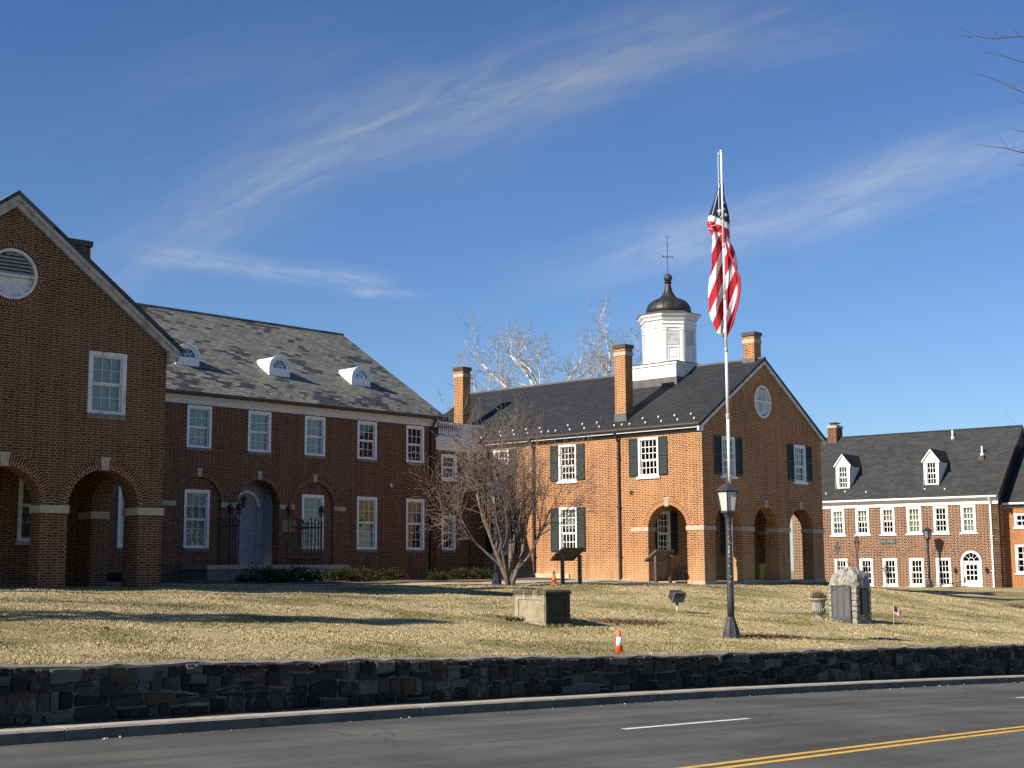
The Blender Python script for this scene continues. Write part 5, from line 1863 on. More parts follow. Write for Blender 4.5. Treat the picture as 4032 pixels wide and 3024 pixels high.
def side_annex():
    b = thing('side_annex', 'bright orange brick annex set back at the right edge with lower slate roof', 'building', (*frame_xy(D0, DY, .43, 1.0), .9), DY)
    BM = 'side_annex_brick'
    tf = fx(0)
    XL = 13.0
    holes = [rect(.62, 1.72, 4.60, 5.44), rect(.58, 1.76, 1.82, 3.54), rect(4.2, 5.3, 4.60, 5.44), rect(4.2, 5.4, 1.82, 3.54)]
    panel(MB(), rect(.003, XL, .3, 5.80), holes, 0, .4, tf).build('front_wall', BM, b)
    MB().box(XL - .4, .4, .3, XL, 8, 5.8).build('end_wall', BM, b)
    MB().box(.01, 7.6, .3, XL - .4, 8, 5.8).build('rear_wall', BM, b)
    for i, h in enumerate(holes):
        window(b, tf, h[0][0], h[1][0], h[0][1], h[2][1], 3, 1 if i % 2 == 0 else 2, 1 if i % 2 == 0 else 2, cw=.12, sill=('white_paint', .10, .06, .08), mun=.03)
    MB().box(.003, -.05, 5.80, XL, -.002, 5.86).box(.003, -.22, 5.95, XL, -.002, 6.0).build('fascia', 'cream_paint', b)
    MB().box(.003, -.36, 6.0, XL, -.22, 6.10).build('gutter', 'white_paint', b)
    rf = slab(MB(), (.14, -.32, 6.12), (XL + .2, -.32, 6.12), (XL + .2, 4.0, 9.9), (.14, 4.0, 9.9), .12)
    slab(rf, (XL + .2, 8.32, 6.12), (.14, 8.32, 6.12), (.14, 4.0, 9.9), (XL + .2, 4.0, 9.9), .12)
    rf.build('roof', 'annex_slate', b)


side_annex()

# ---------------------------------------------------------------- things on the lawn
def ground(x, y):
    return gz(x, y) + float(wob(np.array(x), np.array(y)))


def street_lamp(loc, label, m, group, H=3.92, chips=False, panel_m='lamp_white_panel'):
    t = thing('street_lamp', label, 'street lamp', loc, group=group)
    k = H / 3.92
    base = MB().lathe([(.21, 0), (.205, .09), (.175, .12), (.165, .20), (.115, .38), (.105, .46), (.09, .50)], 8, rot=pi / 8)
    for i in range(8):
        a = 2 * pi * i / 8 + pi / 8
        base.tube([(.20 * cos(a), .20 * sin(a), .10), (.168 * cos(a), .168 * sin(a), .20), (.118 * cos(a), .118 * sin(a), .38)], .012, 4)
    base.build('base', m, t)
    p = MB().lathe([(.085, .49), (.082, 1.0), (.070, 2.68), (.070, 2.70)], 20).build('post', m, t, True)
    if chips:
        c = MB()
        r = random.Random(8)
        for i in range(16):
            z = 1.9 + abs(r.gauss(0, .32)) if i > 4 else r.uniform(1.3, 1.9)
            a = -pi / 2 + r.gauss(-.1, .35)
            rr = .085 - .0068 * (z - .49) + .0012
            w_, h_ = r.uniform(.006, .02), r.uniform(.012, .055)
            da = w_ / rr
            c.face([((rr) * cos(a - da), rr * sin(a - da), z), (rr * cos(a + da * .7), rr * sin(a + da * .7), z - .01), (rr * cos(a + da), rr * sin(a + da), z + h_), (rr * cos(a - da * .4), rr * sin(a - da * .4), z + h_ * 1.1)])
        sub(c, 'paint_chips', 'limestone', p)
    MB().lathe([(.068, 2.66), (.078, 2.70), (.078, 2.80), (.09, 2.86), (.13, 2.92), (.155, 2.94), (.155, 2.97)], 16).build('collar', m, t, True)
    # six-sided lantern, wider at the top
    zb, zt, rb, rt = 2.97, 3.46, .185, .275
    G = MB()
    F = MB()
    for i in range(6):
        a0, a1 = 2 * pi * i / 6 + .30, 2 * pi * (i + 1) / 6 + .30
        q = lambda a, r_, z: (r_ * cos(a), r_ * sin(a), z)
        G.face([q(a0, rb - .008, zb), q(a1, rb - .008, zb), q(a1, rt - .008, zt), q(a0, rt - .008, zt)])
        F.tube([q(a0, rb, zb), q(a0, rt, zt)], .016, 5)
        F.tube([q(a0, rb, zb + .01), q(a1, rb, zb + .01)], .015, 4)
        F.tube([q(a0, rt, zt - .01), q(a1, rt, zt - .01)], .017, 4)
    F.lathe([(rb + .012, zb - .02), (rb + .012, zb + .006)], 6, rot=.30)
    lf = F.build('lantern_frame', m, t)
    sub(G, 'lantern_pane', panel_m, lf)
    MB().lathe([(rt + .045, zt - .004), (rt + .05, zt + .02), (.13, zt + .16), (.035, zt + .21), (.03, zt + .25), (.018, zt + .29), (.016, zt + .34), (.006, zt + .46)], 6, rot=.30).build('lantern_roof', m, t)
    if k != 1:
        t.scale = (k, k, k)
    return t


LG = 'black lantern street lamps on the lawn'
street_lamp((5.3, 34.2, ground(5.3, 34.2) - .01), 'tall dark grey street lamp with peeling paint on its post, nearest the stone wall', 'lamp_black', None, 4.04, True)
street_lamp((25.7, 86.4, ground(25.7, 86.4)), 'black street lamp standing before the windows of the brown brick annex', 'black_iron', None, 3.93, False, 'flood_grey')
street_lamp((-.60, 51.5, ground(-.60, 51.5) - .02), 'blue-black street lamp hidden behind the branches of the bare crape tree', 'lamp_blue_black', None, 3.75, False, 'flood_grey')


def flagpole():
    x, y = 6.66, 42.56
    z = ground(x, y) - .02
    t = thing('flagpole', 'tall white jointed metal flagpole with rusty joints rising from the lawn', 'flagpole', (x, y, z))
    t.scale = (1.036, 1.036, 1.036)
    H = 13.9
    MB().lathe([(.075, 0), (.075, .04), (.056, .06), (.052, 3.75)], 16).build('lower_shaft', 'pole_grey', t, True)
    P = MB()
    segs = [(3.75, .048), (5.8, .046), (7.8, .042), (9.4, .037), (11.0, .032), (H, .028)]
    for (za, ra), (zb, rb_) in zip(segs[:-1], segs[1:]):
        P.lathe([(ra, za), (rb_ + .002, zb)], 14)
    P.build('upper_shaft', 'pole_white', t, True)
    J = MB()
    for zj, r_ in ((2.2, .064), (3.72, .066), (5.8, .064), (7.8, .054), (9.4, .049), (11.0, .043)):
        J.lathe([(r_ - .01, zj - .10), (r_, zj - .08), (r_, zj + .02), (r_ - .016, zj + .06)], 14)
    J.build('joint', 'pole_grey', t, True)
    MB().lathe([(.038, H), (.048, H + .02), (.04, H + .05), (.01, H + .06)], 12).tube([(0, 0, H - .1), (-.11, -.02, H - .02)], .02, 5).build('truck', 'pole_white', t)
    MB().tube([(-.10, -.02, H - .03), (-.115, -.03, H - 2.0)], .008, 5).build('halyard', 'reflective_white', t)
    return x, y, z


FPX_, FPY_, FPZ_ = flagpole()


def flag():
    """the flag hangs limp in folds beside the pole"""
    t = thing('flag', 'large striped flag with stars on blue hanging limp on the white flagpole', 'flag', (FPX_, FPY_, FPZ_))
    t.scale = (1.036, 1.036, 1.036)
    # silhouette: height above the ground, left and right reach from the pole (metres), measured in the photo's proportions
    px = 1 / 131.5 * .4822
    prof = [(270, 188, 206), (330, 170, 220), (380, 154, 231), (440, 137, 243), (500, 121, 254), (560, 104, 263), (610, 89, 270), (650, 74, 274), (690, 84, 279), (740, 110, 281), (790, 124, 282), (830, 122, 300),
            (870, 120, 312), (920, 114, 326), (960, 110, 337), (1010, 106, 338), (1060, 102, 342), (1100, 96, 346), (1160, 92, 347), (1220, 87, 345), (1280, 84, 338), (1340, 82, 328), (1390, 86, 318), (1440, 105, 306),
            (1490, 126, 292), (1530, 142, 274), (1570, 150, 252), (1600, 205, 240)]
    ys = np.array([p[0] for p in prof], float)
    xl = np.array([p[1] for p in prof], float)
    xr = np.array([p[2] for p in prof], float)
    ytop, ybot = 275.0, 1598.0
    hz = lambda yy: 13.9 - (yy - 48) * px
    NI, NJ = 64, 170
    verts, uvs, rows = [], [], []
    for j in range(NJ + 1):
        yy = ytop + (ybot - ytop) * j / NJ
        a, c = np.interp(yy, ys, xl), np.interp(yy, ys, xr)
        polex = 191 + (yy - 48) * .0165
        for i in range(NI + 1):
            k = i / NI
            xx = a + (c - a) * k
            # deep soft folds, stronger lower down
            amp = .015 + .13 * min(1, max(0, yy - 560) / 500)
            ph = 2.2 * math.sin(yy * .0031) + .004 * yy
            dep = amp * (sin(k * 9.5 + ph) + .45 * sin(k * 19 + 1.3 * ph + 1)) + .05 * sin(k * 4 + yy * .006)
            edge = .10 * (abs(k - .5) * 2) ** 4
            X = (xx - polex) * px
            Y = .20 + dep + edge
            verts.append((X + .02 * sin(yy * .02 + k * 9), Y, hz(yy)))
            # colour layout: canton, then two level stripes, then stripes sloping down the folds
            lowl = 575 + (xx - 110) * .44
            if yy < lowl:
                st, cn = 0.5, 1.0
            else:
                d = yy - lowl
                if d < 118 and yy < 800:
                    st = 1.5 if d < 52 else 2.5
                else:
                    st = (xx + .42 * yy) / 62.0 + 6.0
                cn = 0.0
            uvs.append((st, cn))
    me = bpy.data.meshes.new('cloth')
    f = []
    for j in range(NJ):
        for i in range(NI):
            p = j * (NI + 1) + i
            f.append((p, p + 1, p + NI + 2, p + NI + 1))
    me.from_pydata(verts, [], f)
    ul = me.uv_layers.new(name='UVMap')
    lv = np.zeros(len(me.loops), dtype=np.int32)
    me.loops.foreach_get('vertex_index', lv)
    ul.data.foreach_set('uv', np.array(uvs, dtype=np.float32)[lv].ravel())
    me.polygons.foreach_set('use_smooth', [True] * len(f))
    me.materials.append(MATS['flag_cloth'])
    o = bpy.data.objects.new('cloth', me)
    COL.objects.link(o)
    o.parent = t
    # the fold of the fly end that runs down the right-hand side
    fo = MB()
    path = [(224, 800), (262, 920), (306, 1040), (333, 1110), (338, 1210), (318, 1330), (286, 1450), (240, 1588)]
    wd = [6, 9, 11, 13, 12, 11, 9, 4]
    P3 = lambda q, yy, d: ((q - (191 + (yy - 48) * .0165)) * px, d, hz(yy))
    for (a, c), (a2, c2), w1, w2 in zip(path[:-1], path[1:], wd[:-1], wd[1:]):
        fo.face([P3(a - w1, c, .08), P3(a, c, -.02), P3(a2, c2, -.02), P3(a2 - w2, c2, .08)], [(.5, 0)] * 4)
        fo.face([P3(a, c, -.02), P3(a + w1, c, .10), P3(a2 + w2, c2, .10), P3(a2, c2, -.02)], [(.5, 0)] * 4)
    fo.build('fold', 'flag_cloth', t, True)
    # stars lying on the canton
    V = np.array(verts).reshape(NJ + 1, NI + 1, 3)
    for sx, sy in ((214, 392), (170, 543), (219, 521), (231, 574), (205, 466)):
        j = int(round((sy - ytop) / (ybot - ytop) * NJ))
        yy = ytop + (ybot - ytop) * j / NJ
        a, c = np.interp(yy, ys, xl), np.interp(yy, ys, xr)
        i = int(np.clip(round((sx - a) / (c - a) * NI), 1, NI - 1))
        p = Vector(V[j, i])
        e1 = (Vector(V[j, i + 1]) - Vector(V[j, i - 1])).normalized()
        e2 = (Vector(V[j - 1, i]) - Vector(V[j + 1, i])).normalized()
        nn = e1.cross(e2).normalized()
        nn = -nn if nn.y > 0 else nn
        S = MB()
        R_ = .075
        pts = []
        for q in range(10):
            rr = R_ if q % 2 == 0 else R_ * .40
            an = pi / 2 + pi * q / 5 + .25 * (i % 3 - 1)
            pts.append(p + e1 * (rr * cos(an)) + e2 * (rr * sin(an)) + nn * .022)
        for q in range(10):
            S.face([p + nn * .024, pts[q], pts[(q + 1) % 10]])
        st = S.build('star', 'reflective_white', None)
        st.parent = o
    # the hoist rope that loops out to the lower corner
    MB().tube([(-.02, -.06, hz(570)), (-.05, -.07, hz(600)), (-.12, .0, hz(635)), (-.22, .1, hz(665)), (-.36, .16, hz(672))], .012, 5).build('hoist_rope', 'tan_stick', t)
    MB().tube([(-.02, .02, hz(275)), (-.11, .06, hz(380)), (-.27, .12, hz(545)), (-.385, .16, hz(650))], .006, 5).build('heading_tape', 'reflective_white', t)


flag()


# ---------------------------------------------------------------- memorial, urn, plinth
def rough_block(r, x0, y0, z0, x1, y1, z1, a=.02, n=4):
    """a split-faced block: every face bulges and breaks"""
    B = []
    cx, cy, cz = (x0 + x1) / 2, (y0 + y1) / 2, (z0 + z1) / 2
    sx, sy, sz = (x1 - x0) / 2, (y1 - y0) / 2, (z1 - z0) / 2
    cache = {}

    def P(i, j, k):
        key = (i, j, k)
        if key not in cache:
            u, v, w_ = i / n * 2 - 1, j / n * 2 - 1, k / n * 2 - 1
            on = [abs(abs(q) - 1) < 1e-6 for q in (u, v, w_)]
            e = sum(on)
            amp = a if e == 1 else (-a * .6)
            d = [amp * r.uniform(.1, 1.0) * (1 if q > 0 else -1) if o_ else a * .3 * r.uniform(-1, 1) for q, o_ in zip((u, v, w_), on)]
            cache[key] = (cx + sx * u + d[0], cy + sy * v + d[1], cz + sz * w_ + d[2])
        return cache[key]
    for i in range(n):
        for j in range(n):
            for k in (0, n):
                B.append([P(i, j, k), P(i + 1, j, k), P(i + 1, j + 1, k), P(i, j + 1, k)])
                B.append([P(i, k, j), P(i + 1, k, j), P(i + 1, k, j + 1), P(i, k, j + 1)])
                B.append([P(k, i, j), P(k, i + 1, j), P(k, i + 1, j + 1), P(k, i, j + 1)])
    return B


def monument():
    cx, cy = 10.25, 41.84
    z = ground(cx, cy + .3) - .04
    # local x runs along the plaque face, local y into the stone
    yaw = 140.0 - 90 - 70
    t = thing('stone_monument', 'rough grey granite memorial block with domed top and dark bronze name plaques', 'monument', (cx, cy, z), rz=R(-45))
    t.scale = (1.035, 1.035, 1.035)
    r = random.Random(12)
    Wx, Wy, H = 0.93, 0.80, 1.64
    B = MB()
    # rusticated corner stones and body; the corner nearest the street is at the origin, the block runs to -x and +y
    n = 0
    zc = 0.0
    hs = (.20, .19, .15, .17, .19, .17)
    for h in hs:
        for (a, c, d, e) in ((-.17, .0, -.01, .19), (-Wx, -Wx + .11, -.01, .2), (-.17, .0, Wy - .2, Wy), (-Wx, -Wx + .12, Wy - .2, Wy)):
            for q in rough_block(r, a, d, zc + .006, c, e, zc + h - .006, .020, 3):
                B.face(q)
        zc += h
    # dark side masonry between, then the domed cap of broken boulders
    for q in rough_block(r, -Wx + .04, .03, .0, -.05, Wy - .03, zc + .02, .012, 6):
        B.face(q)
    for sx in range(3):
        for sy in range(2):
            x0, x1_ = -Wx + sx * Wx / 3 - .01, -Wx + (sx + 1) * Wx / 3 + .01
            y0, y1_ = sy * Wy / 2 - .02, (sy + 1) * Wy / 2 + .02
            top = zc + (.38, .545, .46)[sx] - (.02 if sy else .0)
            for q in rough_block(r, x0, y0, zc - .02, x1_, y1_, top, .05, 5):
                B.face(q)
    for q in rough_block(r, -Wx + .10, .04, zc + .15, -.08, Wy - .06, H - .03, .07, 6):
        B.face(q)
    for i, (x, y, q) in enumerate(B.v):
        if q > zc + .08:
            f_ = 1 - .34 * min(1, (q - zc) / .56) ** 1.6
            B.v[i] = (-.44 + (x + .44) * f_, Wy / 2 + (y - Wy / 2) * (1 - .3 * min(1, (q - zc) / .56) ** 2), q)
    body = B.build('stone_body', 'rock_face', t)
    # front plaque
    pz0, pz1, px0, px1 = .09, 1.13, -Wx + .135, -.185
    PL = MB().box(px0, -.055, pz0, px1, .03, pz1)
    for a, c, d, e in ((px0 - .012, px0 + .012, pz0, pz1), (px1 - .012, px1 + .012, pz0, pz1), (px0 + .012, px1 - .012, pz0 - .012, pz0 + .012), (px0 + .012, px1 - .012, pz1 - .012, pz1 + .012)):
        PL.box(a, -.066, d, c, .0, e)
    pl = PL.build('plaque', 'plaque_bronze', t)
    T = MB()
    cw = (px1 - px0) / 3
    for k in range(3):
        T.lathe([(.018, 0), (.018, .004)], 10, (px0 + cw * (k + .5), 0, 0))
        for i in range(len(T.v) - 20, len(T.v)):
            x, y, zz = T.v[i]
            T.v[i] = (x, -.056 - (zz), pz1 - .055 + y)
    T.box(px0 + .2, -.059, pz1 - .115, px1 - .2, -.0555, pz1 - .098)
    T.box(px0 + .05, -.059, pz0 + .095, px1 - .05, -.0555, pz0 + .102)
    for k in range(3):
        q = pz1 - .16
        while q > pz0 + .13:
            L = r.uniform(.55, .85) * cw
            T.box(px0 + cw * k + .03, -.0575, q - .008, px0 + cw * k + .03 + L * .9, -.0555, q)
            q -= .0215
        if k:
            T.box(px0 + cw * k - .003, -.058, pz0 + .12, px0 + cw * k + .003, -.0555, pz1 - .14)
    sub(T, 'lettering', 'plaque_letter', pl)
    # plaque on the shaded side
    S = MB().box(-.05, .27, .34, .02, Wy - .23, 1.0).box(-.04, .245, .315, .035, .27, 1.025).box(-.04, Wy - .23, .315, .035, Wy - .205, 1.025).box(-.04, .27, .315, .035, Wy - .23, .34).box(-.04, .27, 1.0, .035, Wy - .23, 1.025)
    S.build('side_plaque', 'plaque_bronze', t)
    return t


monument()


def urn():
    x, y = 9.30, 42.75
    z = ground(x, y) - .02
    t = thing('stone_urn', 'weathered stone garden urn with wide rim beside the granite memorial', 'urn', (x, y, z))
    U = MB().lathe([(.155, 0), (.155, .05), (.145, .06), (.10, .10), (.095, .14), (.12, .17), (.17, .21), (.195, .27), (.185, .33), (.175, .36), (.185, .39), (.195, .50), (.215, .57), (.275, .60), (.285, .625), (.275, .65), (.245, .655)], 28)
    U.build('bowl', 'rock_face', t, True)
    F = MB()
    for i in range(20):
        a = 2 * pi * i / 20
        F.tube([(.195 * cos(a), .195 * sin(a), .22), (.205 * cos(a), .205 * sin(a), .28), (.187 * cos(a), .187 * sin(a), .35)], .012, 4)
    F.build('fluting', 'rock_face', t, True)
    # dead plant sitting in it
    p = MB()
    r = random.Random(31)
    for i in range(330):
        a, k = r.uniform(0, 2 * pi), r.random() ** .5
        x0, y0 = .17 * k * cos(a), .17 * k * sin(a)
        h = .27 * (1 - .55 * k * k) * r.uniform(.55, 1.05)
        p.tube([(x0, y0, .0), (x0 * 1.25 + r.uniform(-.04, .04), y0 * 1.25 + r.uniform(-.04, .04), h * .6), (x0 * 1.4 + r.uniform(-.07, .07), y0 * 1.4 + r.uniform(-.07, .07), h)], [.008, .006, .004], 3)
    o = p.build('dried_plant', 'dead_stalk')
    o.location = (x, y, z + .63)
    tag(o, 'brown dried-up plant filling the stone garden urn', 'dead plant')


urn()


def plinth():
    """old raised stone box on the lawn with a recessed panel in each face"""
    x, y = .76, 33.25
    z = ground(x, y) - .03
    t = thing('stone_plinth', 'low stained stone box plinth with recessed panels, one face sunlit and one black', 'plinth', (x, y, z), rz=R(0))
    # plan: the near right corner is the origin
    H = .885
    yawF, yawS = R(-40), R(17)
    L1, L2, ch = .98, .575, .38
    e1 = Vector((-cos(R(16)), sin(R(16)), 0))           # sunny face, to the left
    e2 = Vector((cos(R(33)), sin(R(33)), 0))             # shaded face, to the right
    e1 = Vector((-.80, .98, 0)).normalized()
    e2 = Vector((.575, .44, 0)).normalized()
    A_ = Vector((0, 0, 0))
    Bp, Cp = A_ + e1 * 1.12, A_ + e2 * .76
    Dp = Bp + Vector((-.05, .55, 0))
    Ep = Cp + e1 * 1.2 + Vector((0, .2, 0))
    loop = [Bp, A_, Cp, Ep, Dp]
    cen = sum(loop, Vector()) / 5

    def lay(mb, sc0, z0, sc1, z1):
        lo = [cen + (p - cen) * sc0 for p in loop]
        hi = [cen + (p - cen) * sc1 for p in loop]
        n = len(loop)
        for i in range(n):
            j = (i + 1) % n
            mb.face([(*lo[i].xy, z0), (*lo[j].xy, z0), (*hi[j].xy, z1), (*hi[i].xy, z1)])
        mb.face([(*p.xy, z1) for p in hi])
        mb.face([(*p.xy, z0) for p in reversed(lo)])
    M = MB()
    lay(M, .985, .14, .985, .77)
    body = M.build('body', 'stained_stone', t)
    M = MB()
    lay(M, 1.02, .0, 1.02, .125)
    lay(M, 1.02, .125, .99, .14)
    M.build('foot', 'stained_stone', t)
    M = MB()
    lay(M, .99, .77, 1.02, .80)
    lay(M, 1.045, .80, 1.055, .845)
    lay(M, 1.055, .845, 1.0, .885)
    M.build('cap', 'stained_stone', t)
    # frames standing proud round the panels
    n = len(loop)
    for i in range(n):
        p, q = cen + (loop[i] - cen) * .985, cen + (loop[(i + 1) % n] - cen) * .985
        d = (q - p)
        L = d.length
        d.normalize()
        nn = Vector((d.y, -d.x, 0))
        if nn.dot(p - cen) < 0:
            nn = -nn
        tf = lambda u, dd, zz, p=p, d=d, nn=nn: tuple((p + d * u + nn * dd + Vector((0, 0, zz))))
        F = MB()
        m = .13 if L > .6 else .09
        for a, c, z0, z1 in ((0.0, m, .14, .77), (L - m, L, .14, .77), (m, L - m, .14, .27), (m, L - m, .66, .77)):
            F.box(a, .0, z0, c, .022, z1, tf)
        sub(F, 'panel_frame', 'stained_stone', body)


plinth()


# ---------------------------------------------------------------- cones, floodlight, signs, bin, little flag
def cone(loc, H, label, bands, m):
    t = thing('traffic_cone', label, 'traffic cone', loc)
    rb, rt = H * .19, H * .055
    rr = lambda z: rb + (rt - rb) * z / H
    MB().box(-rb * 1.28, -rb * 1.28, 0, rb * 1.28, rb * 1.28, H * .045).build('base', m, t)
    MB().lathe([(rr(0), H * .045), (rr(H * .5), H * .5), (rr(H * .97), H * .97), (rr(H) * .8, H), (rr(H) * .5, H * .985)], 24).build('cone_body', m, t, True)
    for z0, z1 in bands:
        MB().lathe([(rr(z0 * H) + .002, z0 * H), (rr(z1 * H) + .002, z1 * H)], 24).build('reflective_band', 'reflective_white', t, True)


cone((2.11, 28.1, ground(2.11, 28.1) - .01), .465, 'orange traffic cone with white band standing on the edge of the stone wall', [(.335, .70)], 'cone_orange')
cone((1.50, 51.0, ground(1.50, 51.0) + .02), .50, 'plain orange traffic cone beside the path near the bare tree', [], 'faded_orange')


def floodlight():
    x, y = 4.78, 40.88
    z = ground(x, y) - .02
    t = thing('floodlight', 'square black floodlight tilted up on a short pale post in the lawn', 'floodlight', (x, y, z), rz=R(28))
    MB().lathe([(.034, 0), (.034, .26)], 12).build('post', 'tan_stick', t, True)
    MB().lathe([(.040, .25), (.045, .27), (.045, .34), (.03, .37)], 12).build('bracket', 'dark_plastic', t)
    tf = lambda a, b_, c: (a, b_ * cos(.42) - c * sin(.42), .50 + b_ * sin(.42) + c * cos(.42))
    h = MB()
    h.hexa([tf(-.20, -.10, -.15), tf(.20, -.10, -.15), tf(.17, .17, -.11), tf(-.17, .17, -.11), tf(-.20, -.10, .15), tf(.20, -.10, .15), tf(.17, .17, .11), tf(-.17, .17, .11)])
    hs = h.build('housing', 'dark_plastic', t)
    sub(MB().box(-.21, -.125, -.16, .21, -.102, .16, tf), 'bezel', 'flood_grey', hs)
    sub(MB().box(-.15, -.135, .0, .15, -.126, .11, tf), 'lens', 'dark_plastic', hs)


floodlight()


def wayside_sign(p0, ang, label):
    """lectern-like notice seen from behind: two posts and a tilted framed panel"""
    x, y = p0
    z = ground(x, y) - .05
    t = thing('wayside_sign', label, 'information sign', (x, y, z), rz=ang)
    W = 1.02
    for u in (0, W):
        MB().box(u - .06, -.05, 0, u + .06, .05, 1.14 if u == 0 else 1.14).build('post', 'brown_post', t)
    # the high edge stands towards the street (local -y), the low edge towards the building (+y)
    a = R(36)
    tf = lambda u, v, w_: (u, -.10 + v * cos(a) + w_ * sin(a) - .04, 1.36 - v * sin(a) + w_ * cos(a))
    B = MB()
    d = .74
    B.box(-.16, 0, -.02, W + .16, .07, .05, tf).box(-.16, d - .07, -.02, W + .16, d, .05, tf).box(-.16, .07, -.02, -.09, d - .07, .05, tf).box(W + .09, .07, -.02, W + .16, d - .07, .05, tf)
    fr = B.build('frame', 'brown_post', t)
    sub(MB().box(-.09, .07, .0, W + .09, d - .07, .03, tf), 'panel', 'brown_post', fr)


wayside_sign((1.85, 52.2), R(48), 'brown information sign on two posts beside the plain orange cone')
wayside_sign((5.80, 56.7), R(50), 'brown information sign on two posts in front of the sunlit courthouse arch')


def bin_():
    x, y = frame_xy(C0, CY, 8.35, 2.75)
    t = thing('waste_bin', 'yellow plastic bin standing in the shade under the courthouse arcade', 'bin', (x, y, 1.70), CY)
    t['_z0'] = 0.0
    MB().hexa([(-.22, -.22, 0), (.22, -.22, 0), (.22, .22, 0), (-.22, .22, 0), (-.27, -.27, .68), (.27, -.27, .68), (.27, .27, .68), (-.27, .27, .68)]).build('bin_body', 'bin_yellow', t)
    MB().box(-.29, -.29, .68, .29, .29, .73).build('lid', 'bin_yellow', t)


bin_()


def little_flag():
    x, y = 11.50, 42.5
    z = ground(x, y) - .02
    t = thing('grave_flag', 'small striped flag on a thin stick stuck in the lawn beside the memorial', 'small flag', (x, y, z))
    MB().tube([(0, 0, 0), (.03, 0, .66)], .007, 6).build('stick', 'tan_stick', t)
    B = MB()
    n, m = 14, 13
    for i in range(n):
        for j in range(m):
            def P(a, c):
                u, v = a / n, c / m
                return (.028 + .006 - .0 + .26 * u * .9, .03 * sin(u * 7 + 1) * u, .60 - .25 * v - .26 * u * u * .55 - .05 * u)
            st = j + .5
            cn = 1.0 if (i < n * .42 and j < m * .54) else 0.0
            B.face([P(i, j), P(i + 1, j), P(i + 1, j + 1), P(i, j + 1)], [(st, cn)] * 4)
    B.build('cloth', 'flag_cloth', t, True)


little_flag()


def wall_sign():
    x, y = frame_xy(D0, DY, -6.66, -.03)
    t = thing('wall_sign', 'dark green name board with pale worn lettering on the brown annex wall', 'sign', (x, y, 3.74), DY)
    t['_z0'] = 0.0
    MB().box(-.53, -.02, 0, .53, .02, .21).build('board', 'sign_green', t)
    L = MB()
    r = random.Random(6)
    u = -.47
    for wlen in (5, 7):
        for i in range(wlen):
            for q in range(2):
                L.box(u + q * .032, -.026, .07, u + q * .032 + .014, -.021, .07 + r.uniform(.06, .09))
            L.box(u + .014, -.026, .07 + r.choice((0, .035, .07)), u + .032, -.021, .085 + r.choice((0, .035, .065)))
            u += .068
        u += .07
    L.build('lettering', 'sign_letter', t)


wall_sign()


def gas_lantern(x, y, H, label, m, arm=True):
    z = ground(x, y)
    t = thing('lantern_post', label, 'lantern post', (x, y, z))
    MB().lathe([(.09, 0), (.07, .25), (.045, .4), (.04, H - .75)], 12).build('post', m, t, True)
    F = MB()
    zb, zm, zt = H - .75, H - .32, H - .05
    G = MB()
    for i in range(4):
        a0, a1 = pi / 2 * i + .6, pi / 2 * (i + 1) + .6
        q = lambda a, r_, zz: (r_ * cos(a), r_ * sin(a), zz)
        F.tube([q(a0, .08, zb), q(a0, .23, zm), q(a0, .07, zt)], .015, 4)
        F.tube([q(a0, .235, zm), q(a1, .235, zm)], .018, 4)
        G.face([q(a0, .08, zb), q(a1, .08, zb), q(a1, .22, zm), q(a0, .22, zm)])
        G.face([q(a0, .22, zm), q(a1, .22, zm), q(a1, .06, zt), q(a0, .06, zt)])
    fr = F.build('lantern_frame', m, t)
    sub(G, 'lantern_pane', 'window_glass', fr)
    MB().lathe([(.09, zt - .02), (.08, zt + .08), (.04, zt + .13), (.03, zt + .17), (.005, zt + .2)], 8).build('lantern_cap', m, t)
    if arm:
        MB().tube([(0, 0, H - 1.75), (-.45, 0, H - 1.72), (-.62, 0, H - 1.62), (-.70, 0, H - 1.38)], .028, 5).build('arm', m, t)


gas_lantern(21.6, 87.6, 3.05, 'dark brown glazed lantern on a post with a curved arm, behind the granite memorial', 'black_iron')
gas_lantern(20.6, 88.6, 2.75, 'thin faint lantern post by the corner of the brown annex, behind the granite memorial', 'lead_flashing', False)


def handrail():
    x, y = frame_xy(D0, DY, -3.3, -2.0)
    t = thing('handrail', 'low black iron handrail along the ramp by the white annex door', 'railing', (x, y, .9), DY)
    t['_z0'] = 0.0
    B = MB().tube([(-1.2, 0, .0), (2.0, 0, .42), (2.4, 0, .42)], .025, 5).tube([(-1.2, 0, -.22), (2.0, 0, .16), (2.4, 0, .16)], .018, 5)
    for k in range(9):
        u = -1.2 + k * .42
        B.tube([(u, 0, -.6), (u, 0, .0 + (u + 1.2) * .131)], .018, 5)
    B.build('rail', 'black_iron', t)


handrail()


